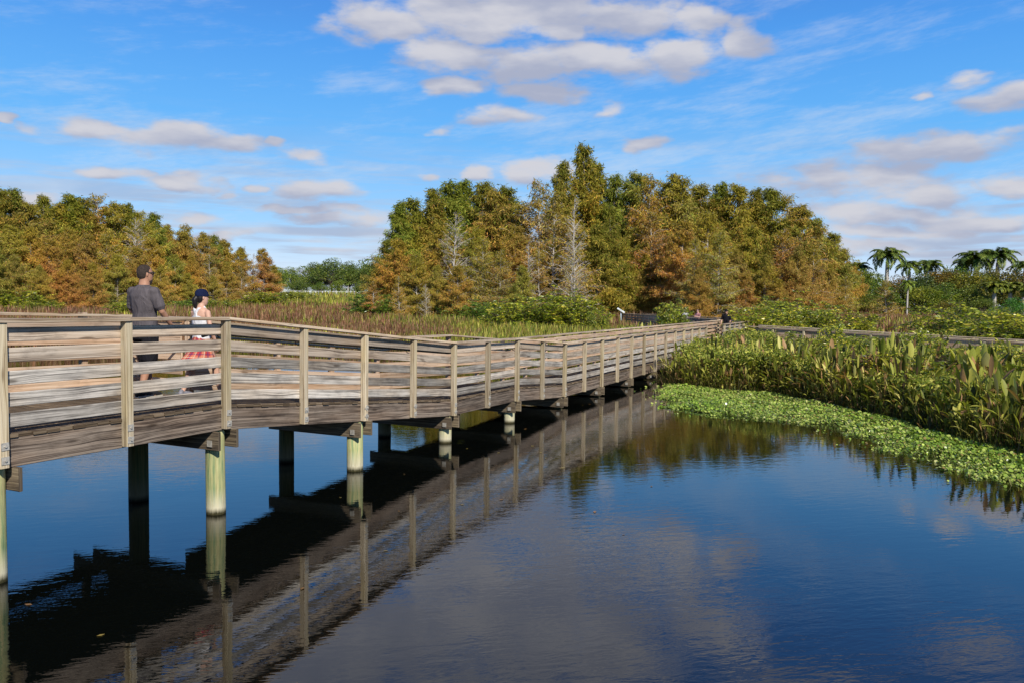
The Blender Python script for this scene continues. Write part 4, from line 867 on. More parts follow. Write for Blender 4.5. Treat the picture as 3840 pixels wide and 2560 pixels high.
('broadleaf_tree', 'o1', 9, 54.12, 106, 6.81, 'dense dark green tree under the small dark palm crown', None, 1.07, (0.71, 0.73, 0.8, 1)),
('broadleaf_tree', 'o2', 9, 59.76, 112, 7.81, 'dense dark green tree left of the lone dark palm crown', None, 1.3, (1.4, 0.79, 0.8, 1)),
('broadleaf_tree', 'o1', 9, 63.09, 114, 8.12, 'dense dark green tree right of the lone dark palm crown', None, 1.04, (1.06, 1.21, 0.8, 1)),
('broadleaf_tree', 'o2', 9, 61.94, 108, 7.33, 'dense dark green tree left below the tall palm pair', None, 1.32, (1.42, 1.09, 0.8, 1)),
('broadleaf_tree', 'o1', 9, 65.26, 110, 7.81, 'dense dark green tree between the crowns of the tall palm pair', None, 1.02, (1.04, 0.8, 0.8, 1)),
('broadleaf_tree', 'o1', 9, 66.59, 108, 7.57, 'dense dark green tree right below the tall palm pair', None, 1.19, (1.23, 0.8, 0.8, 1)),
('broadleaf_tree', 'o2', 9, 70.39, 110, 7.51, 'dense dark green tree at the right edge of the photo, tallest of its row', None, 1.06, (1.46, 0.67, 0.8, 1)),
('broadleaf_tree', 'o2', 9, 50.42, 98, 5.05, 'dense dark green tree in the middle row right of the slender palm', None, 1.31, (1.58, 1.36, 0.8, 1)),
('broadleaf_tree', 'u1', 7, 53.01, 98, 5.41, 'tree light green among the dark trees of the right side, paler than its neighbours', None, 1.12, (0.8, 0.9, 0.8, 1)),
('broadleaf_tree', 'o1', 9, 54.81, 96, 5.07, 'dense dark green tree in the middle row below the tall palm pair', None, 1.2, (1.24, 1.13, 0.8, 1)),
('cabbage_palm', 'c1', 5.4, 56.48, 94, 5.21, 'left one of three cabbage palms with olive fans near the right edge', None, 1.3, (1.4, 1.15, 0.9, 1)),
('cabbage_palm', 'c1', 5.4, 58.35, 94, 5.17, 'middle one of three cabbage palms with olive fans near the right edge', None, 1.3, (1.4, 1.15, 0.9, 1)),
('cabbage_palm', 'c1', 5.4, 59.29, 93, 4.92, 'right one of three cabbage palms with olive fans near the right edge', None, 1.3, (1.4, 1.15, 0.9, 1)),
('broadleaf_tree', 'o1', 9, 49.06, 90, 3.25, 'dense dark green tree low in the front row right of the slender palm', None, 1.39, (1.36, 0.87, 0.8, 1)),
('broadleaf_tree', 'o2', 9, 52.94, 90, 3.6, 'dense dark green tree low in the front row under the cabbage palms', None, 1.34, (1.13, 1.1, 0.8, 1)),
('broadleaf_tree', 'o1', 9, 54.98, 88, 3.62, 'dense dark green tree low at the right edge of the photo', None, 1.28, (0.6, 1.23, 0.8, 1)),
('broadleaf_tree', 'o1', 9, 43.28, 98, 4.15, 'dense dark green tree low beside the last rust cypress', None, 1.25, (1.14, 1.04, 0.8, 1)),
('shrub', 'h4', 1.75, 0.34, 56, 2.41, 'yellow-green bush at the left of the row under the bare cypresses', None, 1.1, (1.25, 1.15, 0.75, 1)),
('shrub', 'h4', 1.75, 2.62, 57, 2.94, 'broad yellow-green bush in the middle of the row under the bare cypresses', None, 1.1, (1.25, 1.15, 0.75, 1)),
('shrub', 'h4', 1.75, 4.63, 56, 2.74, 'leafy yellow-green bush left of the reading panel', None, 0.8, (1.25, 1.15, 0.75, 1)),
('shrub', 'h2', 1.75, 5.82, 54, 1.95, 'low leafy bush just left of the reading panel', None, 0.5, (1.3, 1.2, 0.9, 1)),
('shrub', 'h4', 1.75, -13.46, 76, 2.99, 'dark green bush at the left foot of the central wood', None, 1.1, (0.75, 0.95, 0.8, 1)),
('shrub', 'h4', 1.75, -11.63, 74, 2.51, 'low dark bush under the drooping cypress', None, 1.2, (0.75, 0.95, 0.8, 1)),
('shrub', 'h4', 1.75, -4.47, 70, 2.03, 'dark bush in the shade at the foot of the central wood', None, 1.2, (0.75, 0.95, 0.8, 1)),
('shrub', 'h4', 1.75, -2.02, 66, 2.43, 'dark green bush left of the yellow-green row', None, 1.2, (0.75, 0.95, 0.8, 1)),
('shrub', 'h2', 1.75, 9.44, 47, 2.58, 'bright bush behind the far railing, left of the person in black', None, 0.5, (1.3, 1.2, 0.9, 1)),
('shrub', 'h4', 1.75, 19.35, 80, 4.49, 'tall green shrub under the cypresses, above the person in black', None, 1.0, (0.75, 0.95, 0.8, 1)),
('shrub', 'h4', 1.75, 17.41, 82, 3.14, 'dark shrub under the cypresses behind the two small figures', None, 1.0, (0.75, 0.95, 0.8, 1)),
('shrub', 'h2', 1.75, 8.9, 34, 1.33, 'shrub hiding the end of the near railing', None, 0.8, (1.3, 1.2, 0.9, 1)),
('shrub', 'h3', 2.1, 11.14, 38, 1.56, 'upright shrub right of the person in black', None, 1.0, (1.3, 1.2, 0.9, 1)),
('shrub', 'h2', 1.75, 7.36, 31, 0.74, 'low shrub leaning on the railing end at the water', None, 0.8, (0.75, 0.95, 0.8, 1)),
('shrub', 'h4', 1.75, 14.69, 47, 2.33, 'broad shrub behind the side boardwalk, below the rust cypresses', None, 1.0, (1.3, 1.2, 0.9, 1)),
('shrub', 'h4', 1.75, 17.28, 50, 2.74, 'tallest leafy shrub behind the side boardwalk', None, 1.05, (1.25, 1.15, 0.75, 1)),
('shrub', 'h4', 1.75, 18.2, 48, 2.29, 'rounded shrub behind the side boardwalk, right of the tallest one', None, 1.0, (1.3, 1.2, 0.9, 1)),
('shrub', 'h2', 1.75, 19.29, 46, 2.18, 'low pale shrub behind the middle of the side boardwalk', None, 1.0, (1.25, 1.15, 0.75, 1)),
('shrub', 'h2', 1.75, 10.57, 33, 1.26, 'yellowish shrub in front of the left part of the side boardwalk', None, 0.9, (1.25, 1.15, 0.75, 1)),
('shrub', 'h1', 1.9, 11.17, 31, 1.21, 'shrub in front of the side boardwalk with arching leaves', None, 0.8, (1.3, 1.2, 0.9, 1)),
('shrub', 'h3', 2.1, 11.59, 29, 2.05, 'tall shrub crossing the side boardwalk rail near its middle', None, 0.55, (1.3, 1.2, 0.9, 1)),
('shrub', 'h2', 1.75, 11.53, 27, 1.61, 'shrub amid the broad leaved reeds below the side boardwalk', None, 0.8, (1.25, 1.15, 0.75, 1)),
('shrub', 'h1', 1.9, 11.77, 25, 1.46, 'leafy shrub right of the rail-crossing shrub', None, 0.8, (1.3, 1.2, 0.9, 1)),
('shrub', 'h3', 2.1, 12.5, 25, 1.97, 'shrub covering the right part of the side boardwalk rail', None, 0.55, (1.25, 1.15, 0.75, 1)),
('shrub', 'h2', 1.75, 11.76, 22, 1.49, 'shrub above the largest reed leaves', None, 0.75, (1.3, 1.2, 0.9, 1)),
('shrub', 'h4', 1.75, 22.49, 40, 2.52, 'bush with pointed top behind the right end of the side boardwalk', None, 1.0, (1.25, 1.15, 0.75, 1)),
('shrub', 'h4', 1.75, 21.58, 36, 1.97, 'broad bush near the right edge behind the side boardwalk', None, 1.0, (1.3, 1.2, 0.9, 1)),
('shrub', 'h4', 1.75, 21.62, 34, 2.31, 'bush cut by the right edge of the photo', None, 1.0, (1.25, 1.15, 0.75, 1)),
('shrub', 'h3', 2.1, 15.02, 26, 1.4, 'thin upright shrub in front of the right end of the side boardwalk', None, 0.8, (1.3, 1.2, 0.9, 1)),
('shrub', 'h2', 1.75, 14.28, 23, 1.53, 'yellow shrub near the right edge above the reeds', None, 0.8, (1.25, 1.15, 0.75, 1)),
('shrub', 'h4', 1.75, -44.63, 72, 2.94, 'yellow bush at the left edge below the wood', None, 1.3, (1.25, 1.15, 0.75, 1)),
('shrub', 'h4', 1.75, -41.07, 70, 2.03, 'low yellow-green bush below the left wood', None, 1.2, (1.25, 1.15, 0.75, 1)),
('shrub', 'h4', 1.75, -32.68, 70, 2.25, 'green bush left of the man, at the foot of the wood', None, 1.0, (1.25, 1.15, 0.75, 1)),
('shrub', 'h4', 1.75, -31.91, 66, 2.05, 'low lemon green bush behind the man', None, 0.9, (1.25, 1.15, 0.75, 1)),
('shrub', 'h4', 1.75, -30.54, 84, 2.32, 'green bush at the foot of the left wood above the woman in the cap', None, 1.2, (1.3, 1.2, 0.9, 1)),
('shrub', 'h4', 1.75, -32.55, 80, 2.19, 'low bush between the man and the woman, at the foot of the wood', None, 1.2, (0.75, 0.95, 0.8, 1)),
('shrub', 'h4', 1.75, -33.76, 110, 3.21, 'bush under the lone conical cypress', None, 1.6, (1.25, 1.15, 0.75, 1)),
('shrub', 'h4', 1.75, -38.77, 140, 3.57, 'pale green thicket in front of the white fence', None, 2.2, (1.25, 1.15, 0.75, 1)),
('shrub', 'h1', 2.1, 7.37, 29, 0.93, 'shrub at the water beside the last railing posts', None, 0.8, (1.25, 1.15, 0.75, 1)),
('shrub', 'h4', 1.95, 9.0, 31, 1.16, 'broad leafy shrub just right of the last railing posts', None, 0.68, (1.3, 1.2, 0.9, 1)),
('shrub', 'h1', 2.1, 11.45, 34, 1.5, 'shrub with leaves over the left end of the side boardwalk cap', None, 0.8, (1.25, 1.15, 0.75, 1)),
('shrub', 'h2', 1.95, 9.9, 26, 1.33, 'low yellowish shrub between the reeds and side boardwalk, left part', None, 0.8, (1.25, 1.15, 0.75, 1)),
('shrub', 'h4', 1.95, 12.41, 30, 1.33, 'wide shrub hiding the lower boards of the side boardwalk', None, 0.68, (1.3, 1.2, 0.9, 1)),
('shrub', 'h3', 2.3, 13.86, 31, 1.45, 'shrub poking above the side boardwalk right of the tall crossing shrub', None, 0.8, (1.25, 1.15, 0.75, 1)),
('shrub', 'h1', 2.1, 10.14, 22, 1.43, 'shrub standing in the reeds above the floating mat', None, 0.8, (1.25, 1.15, 0.75, 1)),
('shrub', 'h4', 1.95, 13.34, 27, 1.27, 'wide yellow shrub under the right part of the side rail', None, 0.68, (1.3, 1.2, 0.9, 1)),
('shrub', 'h3', 2.3, 15.8, 30, 1.82, 'shrub breaking the side rail line near the half way mark right', None, 0.8, (1.25, 1.15, 0.75, 1)),
('shrub', 'h4', 1.95, 14.78, 27, 1.34, 'wide shrub hiding the right part of the side rail', None, 0.68, (1.25, 1.15, 0.75, 1)),
('shrub', 'h2', 1.95, 11.23, 20, 1.51, 'shrub rising among the large reed leaves', None, 0.8, (1.3, 1.2, 0.9, 1)),
('shrub', 'h4', 1.95, 16.64, 28, 1.35, 'dense shrub before the right end of the side boardwalk', None, 0.68, (1.25, 1.15, 0.75, 1)),
('shrub', 'h4', 1.95, 16.94, 27, 1.45, 'dense yellow-green shrub by the right edge of the photo', None, 0.68, (1.25, 1.15, 0.75, 1)),
('shrub', 'h1', 2.1, 13.6, 21, 1.68, 'shrub cut by the right edge above the reeds', None, 0.8, (1.3, 1.2, 0.9, 1)),
('shrub', 'h2', 1.95, 7.23, 28, 0.15, 'low leafy clump where reeds meet the boardwalk posts', None, 0.8, (1.25, 1.15, 0.75, 1))]

for (name,key,h0,x,y,ztop,label,group,wide,color) in TREES:
    gz=float(ground_z(x,y)); h=ztop-gz
    if name=='shrub': h=max(h,.9); gz=max(gz,0.0)
    place(name,key,(x,y,gz-.03),h,h0,label,{'cypress_tree':'tree','broadleaf_tree':'tree','shrub':'shrub','royal_palm':'palm tree','cabbage_palm':'palm tree'}[name],group,
          wide=wide*({'shrub':1.0}.get(name,1.0)) if name!='shrub' else wide*min(1.6,max(.7,1.9/max(h,.9))) if h<1.9 else wide,color=color)

# ============================================================ marsh plants (uncountable)
M_REED=leaf_mat('reed_leaves',.30,.5,False,.25)
def region(n,rmin,rmax,a0,a1,test):
    """n random points uniform over an annular sector"""
    r=np.sqrt(rng.uniform(rmin**2,rmax**2,n)); a=rng.uniform(a0,a1,n); X=r*np.sin(a);Y=r*np.cos(a); k=test(X,Y); return X[k],Y[k],r[k]
def off_walk(X,Y,m=.15):
    s=(X-O2.x)*TD.x+(Y-O2.y)*TD.y; nn=(X-O2.x)*ND.x+(Y-O2.y)*ND.y
    bad=(nn>-m-.1)&(nn<W1+m+.1)&(s<50)
    # right branch strip and left branch strip
    def strip(ax,ay,bx,by,w0,w1):
        L=math.hypot(bx-ax,by-ay); tx,ty=(bx-ax)/L,(by-ay)/L; t=(X-ax)*tx+(Y-ay)*ty; q=-(X-ax)*ty+(Y-ay)*tx; return (t>-.3)&(t<L+.3)&(q>w0)&(q<w1)
    bad|=strip(12.12,39.17,18.6,33.4,-2.1,.3)|strip(18.6,33.4,23.7,28.8,-2.1,.3)
    bad|=(X>9)&(X<15.8)&(Y>50)&(Y<77)
    return ~bad
lnz=lambda X,Y,f,p: np.sin(X*f+p+1.7*np.sin(Y*f*.7+p))*np.cos(Y*f*.8-p+1.3*np.sin(X*f*.9))
PROF_SPIKE=[(0,.3),(.55,.75),(.85,1),(1,.05)]
PROF_LEAF=[(0,.06),(.45,.07),(.70,.14),(.80,.85),(.89,1.0),(.96,.6),(1,.02)]
PAL_BR=np.array([(.27,.12,.07),(.33,.165,.095),(.16,.075,.04),(.36,.23,.12),(.18,.15,.035)])
PAL_GR=np.array([(.24,.28,.035),(.38,.38,.055),(.13,.17,.022),(.48,.43,.09),(.28,.18,.06)])
def field(n,rmin,rmax,a0,a1,hs,wd,test,K):
    X,Y,r=region(n,rmin,rmax,a0,a1,test); m=len(X); z=np.maximum(ground_z(X,Y),0)
    pz=lnz(X,Y,.16,1.0)+.55*lnz(X,Y,.5,2.0)+.35*lnz(X,Y,1.4,.3)+rng.normal(0,.35,m)
    # greener along the near bank to the right and on the far levee side
    pz=pz+1.5*sstep(X,-7,0)*sstep(-r,-62,-48)+1.9*sstep(r,100,135)
    gsel=pz>.75; ci=rng.integers(0,5,m); col=np.where(gsel[:,None],PAL_GR[ci],PAL_BR[ci])*(1+rng.normal(0,.2,(m,1)))
    col=col*np.where(lnz(X,Y,.3,4.)[:,None]>.25,1.25,1.0)
    h=hs*(rng.uniform(.65,1.2,m))*(1+.18*lnz(X,Y,.22,3.))
    L=h; prof=PROF_SPIKE if K==4 else [(0,.5),(.7,1),(1,.05)]
    return blades(np.c_[X,Y,z-.05],rng.uniform(0,6.28,m),rng.uniform(.02,.28,m),L,wd*rng.uniform(.6,1.3,m),rng.uniform(-.1,.5,m),prof,np.clip(col,.01,1))
dry=lambda X,Y:(sdist(X,Y,POND)>rng.uniform(0,.5,len(X)))&off_walk(X,Y)
Vv,Ff,Cc=join([field(52000,33,62,R(-37),R(14),1.02,.020,dry,4),field(56000,62,100,R(-37),R(37),1.15,.036,dry,3),field(42000,100,178,R(-30),R(34),1.3,.07,dry,3)])
o=mesh_obj('marsh_grass',np_mesh('marsh_grass',Vv,Ff,Cc),M_REED); tag(o,'brown and green pickerelweed marsh stretching back to the woods','marsh plants',kind='stuff')

# broad leaved reeds on the right bank
def reeds(n,rmin,rmax,a0,a1,test,hs,wd,tall=True):
    X,Y,r=region(n,rmin,rmax,a0,a1,test); m=len(X); s=sdist(X,Y,POND)
    h=hs*rng.uniform(.30,1.2,m)*(1+.22*lnz(X,Y,1.9,3.))*(.86+.14*sstep(Y,15,24))*(.62+.38*sstep(s,0,1.3))*(1+.14*lnz(X,Y,.9,1.))
    pal=np.array([(.29,.31,.045),(.44,.42,.08),(.15,.17,.025),(.62,.56,.17),(.07,.075,.016)]); ci=rng.choice(5,m,p=[.28,.24,.2,.1,.18]); col=pal[ci]*(1+rng.normal(0,.18,(m,1)))
    big=lnz(X,Y,.75,.2)>.15; wd=np.where(big&(Y<22),wd*1.5,wd)
    dead=rng.uniform(size=m)<.22; col[dead]=np.array([.34,.20,.09])*(1+rng.normal(0,.25,(dead.sum(),1)))
    yaw=rng.uniform(0,6.28,m)
    return blades(np.c_[X,Y,np.zeros(m)-.05],yaw,np.abs(rng.normal(.12,.30,m)),h,wd*rng.uniform(.55,1.5,m)*(h/hs)**.5,rng.uniform(-.5,1.7,m),PROF_LEAF,np.clip(col,.01,1),fold=.35)
def low(n,rmin,rmax,a0,a1,test,hs,wd):
    X,Y,r=region(n,rmin,rmax,a0,a1,test); m=len(X)
    pal=np.array([(.05,.06,.015),(.12,.10,.04),(.20,.13,.06),(.09,.13,.02)]); col=pal[rng.integers(0,4,m)]*(1+rng.normal(0,.2,(m,1)))
    return blades(np.c_[X,Y,np.zeros(m)-.05],rng.uniform(0,6.28,m),rng.uniform(.05,.6,m),hs*rng.uniform(.4,1.2,m),wd*rng.uniform(.6,1.3,m),rng.uniform(-.3,.9,m),[(0,1),(.5,.8),(1,.1)],np.clip(col,.01,1))
def bushy(n,rmin,rmax,a0,a1,test):
    '''small leaved scrub tangled through the tops of the reeds'''
    n=int(n*1.5)
    X,Y,r=region(n,rmin,rmax,a0,a1,test); k=(lnz(X,Y,.55,1.3)+.5*lnz(X,Y,1.3,.2)>-.25)&(sdist(X,Y,POND)>.35); X=X[k];Y=Y[k]; m=len(X)
    top=1.12+.32*lnz(X,Y,.8,2.)+.1*lnz(X,Y,2.,.4); z=top-np.abs(rng.normal(0,.28,m)); rep=5
    c=np.repeat(np.c_[X,Y,z],rep,axis=0)+rng.normal(0,.07,(m*rep,3)); q=len(c)
    ax=rng.normal(0,1,(q,3)); ax[:,2]-=.3; ax=nrm(ax); side=nrm(np.cross(ax,rng.normal(0,1,(q,3)))); L=rng.uniform(.06,.15,q)
    V,F,Cc,_=rhombi(c,ax,side,L,L*.19,pick([(.34,.40,.055),(.52,.50,.09),(.20,.26,.035),(.66,.60,.16),(.09,.12,.02)],[2,2,2,1,2],q,.2)); return V,F,Cc
front=lambda X,Y:(sdist(X,Y,POND)>rng.uniform(-.1,.25,len(X)))&off_walk(X,Y,.3)
Vv,Ff,Cc=join([reeds(30000,12,27,R(8),R(44),front,1.38,.046),reeds(40000,24,52,R(7.5),R(38),front,1.22,.038),bushy(85000,13,45,R(8),R(40),front),low(26000,12,40,R(8),R(44),front,1.25,.008),low(22000,12,34,R(8),R(44),front,.75,.011)])
o=mesh_obj('broad_leaf_reeds',np_mesh('broad_leaf_reeds',Vv,Ff,Cc),M_REED); tag(o,'dense bank of broad leaved marsh reeds on the right shore','reeds',kind='stuff')

# floating leaf mat along the shore
MAT_OUT=[(5.2,26.9),(4.28,23.9),(4.15,22.0),(4.07,20.8),(4.7,19.7),(5.65,19.05),(7.0,18.1),(7.14,16.4),(7.14,15.34),(7.38,13.84),(7.84,12.08),(8.6,9.5),(10,5),(12,-2)]
MAT_IN=[(14,-2),(12.9,4),(11,10),(9.9,14.4),(9.5,16),(9.5,18.5),(8.9,21.75),(8.2,24.6),(6.2,25.8),(5.5,27.2)]
MATP=MAT_OUT+MAT_IN
n=190000; X=rng.uniform(3.8,12,n); Y=rng.uniform(3,28,n); sd_=sdist(X,Y,MATP)
edge=.28*lnz(X,Y,2.1,.4)+.16*lnz(X,Y,5.,1.4)+.10*rng.normal(size=n)
hole=(lnz(X,Y,1.6,2.2)+.6*lnz(X,Y,4.1,.3)>1.0)&(rng.uniform(size=n)<.85); k=((sd_<-.16+edge*1.2)&~hole)|((sd_<.9)&(sd_>0)&(rng.uniform(size=n)<.012*np.exp(-np.clip(sd_,0,9)*2))); X=X[k];Y=Y[k];sd_=sd_[k]; m=len(X)
rr=rng.uniform(.011,.031,m)*(1+.4*(lnz(X,Y,1.1,2.)>0)); hgt_=.015+.12*rng.uniform(0,1,m)**1.5*np.clip(-sd_*1.4,.15,1)*(1+.5*lnz(X,Y,1.7,1.))
nx=rng.normal(0,.6,m)+.12; ny=rng.normal(0,.6,m)-.3; nn=nrm(np.c_[nx,ny,np.ones(m)]); u=nrm(np.cross(nn,rng.normal(0,1,(m,3)))); v=np.cross(nn,u)
c=np.c_[X,Y,hgt_]; VV=[]
for j in range(6):
    th=2*math.pi*j/6; VV.append(c+(u*math.cos(th)+v*math.sin(th))*rr[:,None]*(.9 if j%2 else 1.05))
VV=np.stack(VV,1).reshape(-1,3); FF=np.arange(m*6).reshape(m,6)
pal=np.array([(.16,.27,.03),(.28,.40,.055),(.42,.50,.11),(.09,.15,.02),(.58,.58,.22)]); brn=rng.uniform(size=m)<.05; sel=np.clip((rng.normal(size=m)*1.1+1.8+.9*lnz(X,Y,.8,.7)).astype(int),0,4); colr=pal[sel]*(1+rng.normal(0,.15,(m,1)))
colr[brn]=np.array([.30,.22,.07]); M_PAD=leaf_mat('floating_leaf',.18,.28,False,.55)
o=mesh_obj('floating_plants',np_mesh('floating_plants',VV,FF,np.repeat(np.clip(colr,.01,1),6,axis=0)),M_PAD); tag(o,'bright green mat of round floating leaves along the right shore','floating plants',kind='stuff')
# a few fallen leaves adrift between the pilings
n=46; s_=rng.uniform(-3,16,n); q_=-np.abs(rng.normal(0,2.2,n))-.1; X=O2.x+TD.x*s_+ND.x*q_; Y=O2.y+TD.y*s_+ND.y*q_; u=nrm(np.c_[rng.normal(0,1,(n,2)),np.zeros(n)]); v=np.c_[-u[:,1],u[:,0],np.zeros(n)]
L=rng.uniform(.02,.05,n)[:,None]; c=np.c_[X,Y,np.full(n,.006)]; VV=np.stack([c-u*L,c+v*L*.5,c+u*L,c-v*L*.5],1).reshape(-1,3)
o=mesh_obj('fallen_leaves',np_mesh('fallen_leaves',VV,np.arange(n*4).reshape(n,4),np.repeat(pick([(.35,.18,.05),(.20,.12,.05),(.40,.30,.08)],[1,1,1],n,.2),4,axis=0)),M_PAD); tag(o,'small brown fallen leaves adrift on the dark water beside the boardwalk','leaves',kind='stuff')
# fine grassy tangle under and around the mat
n=30000; X=rng.uniform(3.8,12,n); Y=rng.uniform(3,28,n); sd_=sdist(X,Y,MATP); k=(sd_<.05+.35*lnz(X,Y,2.1,.4)); X=X[k];Y=Y[k]; m=len(X)
pal=np.array([(.14,.17,.04),(.24,.22,.07),(.08,.12,.02)])
Vv,Ff,Cc=blades(np.c_[X,Y,np.full(m,-.02)],rng.uniform(0,6.28,m),rng.uniform(.4,1.45,m),rng.uniform(.06,.22,m),rng.uniform(.003,.006,m),rng.uniform(-.3,.3,m),[(0,1),(.5,1),(1,.2)],pal[rng.integers(0,3,m)])
o=mesh_obj('water_grass',np_mesh('water_grass',Vv,Ff,Cc),M_REED); tag(o,'thin grass stems tangled along the edge of the floating leaves','water grass',kind='stuff')
# ============================================================ people
M_SKIN1=simple_mat('tanned_skin',(.42,.22,.14),.55,0,25,.08,0,.35); M_SKIN2=simple_mat('light_skin',(.60,.36,.26),.55,0,25,.08,0,.35)
def cloth(name,c,amp=.25,scale=9): 
    m,nt=new_mat(name); T=NT(nt); co=T.n('ShaderNodeTexCoord').outputs['Object']; x,y,z=T.xyz(co)
    nz=T.noise(T.comb(T.math('MULTIPLY',x,1.0),y,T.math('MULTIPLY',z,.45)),scale,3,.55,1.2); col=T.mix(T.mr(nz,.3,.7),C4([q*(1-amp) for q in c]),C4([q*(1+amp) for q in c]))
    T.out(T.principled(col,.9,T.bump(nz,.9,.035),.1).outputs[0]); return m
M_GSHIRT=cloth('grey_cotton',(.105,.092,.098)); M_BLACK=cloth('black_cotton',(.014,.014,.018)); M_WHITE=cloth('white_cotton',(.72,.72,.74),.08)
M_NAVY=cloth('navy_cotton',(.010,.016,.050)); M_HAIR=simple_mat('dark_hair',(.040,.028,.022),.85,0,90,.7); M_HAIR2=simple_mat('black_hair',(.012,.010,.010),.45,0,60,.5)
M_GLASS=simple_mat('dark_glasses',(.008,.008,.008),.15,0,5,.1,0,.6); M_SOLE=simple_mat('shoe_sole',(.5,.47,.40),.7,0,9,.2); M_SHOE=simple_mat('dark_shoe',(.02,.02,.022),.6,0,20,.3); M_SHOE2=simple_mat('grey_shoe',(.22,.22,.26),.6,0,20,.3)
M_PINK=cloth('pink_black_cotton',(.40,.20,.20),.9,16); M_BEARD=simple_mat('beard',(.05,.035,.03),.8,0,70,.4)
def plaid_mat():
    m,nt=new_mat('red_plaid_cotton'); T=NT(nt); u,v,_=T.xyz(T.n('ShaderNodeUVMap').outputs[0])
    def stripe(c,f,w,ph=0.0): return T.math('LESS_THAN',T.math('FRACT',T.math('ADD',T.math('MULTIPLY',c,f),ph)),w)
    c=T.mix(T.math('MULTIPLY',stripe(u,11,.45),.55),(.42,.05,.06,1),(.62,.28,.16,1)); c=T.mix(T.math('MULTIPLY',stripe(v,9,.42),.5),c,(.60,.24,.14,1))
    c=T.mix(T.math('MULTIPLY',stripe(u,11,.14,.3),.7),c,(.10,.04,.12,1)); c=T.mix(T.math('MULTIPLY',stripe(v,9,.13,.25),.65),c,(.10,.04,.12,1))
    c=T.mix(T.math('MULTIPLY',stripe(u,11,.05,.72),.8),c,(.75,.66,.5,1)); c=T.mix(T.math('MULTIPLY',stripe(v,9,.05,.7),.8),c,(.75,.66,.5,1))
    T.out(T.principled(c,.9,None,.1).outputs[0]); return m
M_PLAID=plaid_mat()
def ring_loft(bm,rings,n=18):
    """rings: (centre, Xvec, Yvec) closed solid"""
    prev=None; first=None
    for c,X,Y in rings:
        c=Vector(c);X=Vector(X);Y=Vector(Y); vs=[bm.verts.new(c+X*math.cos(2*math.pi*j/n)+Y*math.sin(2*math.pi*j/n)) for j in range(n)]
        if prev: 
            for j in range(n): bm.faces.new((prev[j],prev[(j+1)%n],vs[(j+1)%n],vs[j]))
        else: first=vs
        prev=vs
    bm.faces.new(first[::-1]); bm.faces.new(prev)
def limb(bm,pts,rad,n=14,flat=1.0):
    pts=[Vector(p) for p in pts]; rings=[]
    m=len(pts)
    for i,p in enumerate(pts):
        t=(pts[min(i+1,m-1)]-pts[max(i-1,0)]).normalized(); a=t.cross(Vector((0,1,0)) if abs(t.y)<.9 else Vector((1,0,0))).normalized(); b=t.cross(a)
        if i==0: rings.append((p-t*rad[0]*.7,a*rad[0]*.55,b*rad[0]*.55*flat))
        rings.append((p,a*rad[i],b*rad[i]*flat))
        if i==m-1: rings.append((p+t*rad[i]*.7,a*rad[i]*.55,b*rad[i]*.55*flat))
    ring_loft(bm,rings,n)
def ball(bm,c,r):
    rings=[]
    for k in range(1,10):
        a=math.pi*k/10; rings.append(((c[0],c[1],c[2]-r[2]*math.cos(a)),(r[0]*math.sin(a),0,0),(0,r[1]*math.sin(a),0)))
    ring_loft(bm,rings,16)
def solid(name,fn,mat,parent,voxel,smooth=4,loc=None):
    bm=bmesh.new(); fn(bm); bmesh.ops.recalc_face_normals(bm,faces=bm.faces[:]); me=bpy.data.meshes.new(name); bm.to_mesh(me); bm.free()
    o=bpy.data.objects.new(name,me); COL.objects.link(o)
    if voxel:
        r=o.modifiers.new('r','REMESH'); r.mode='VOXEL'; r.voxel_size=voxel; r.use_smooth_shade=True
        s=o.modifiers.new('s','SMOOTH'); s.iterations=smooth; s.factor=.5
        dg=bpy.context.evaluated_depsgraph_get(); dg.update(); me2=bpy.data.meshes.new_from_object(o.evaluated_get(dg)); o.modifiers.clear(); o.data=me2; me2.name=name
    else: me.polygons.foreach_set('use_smooth',[True]*len(me.polygons))
    o.data.materials.clear(); o.data.materials.append(mat); o.parent=parent
    return o
def lerp(a,b,t): return Vector(a).lerp(Vector(b),t)
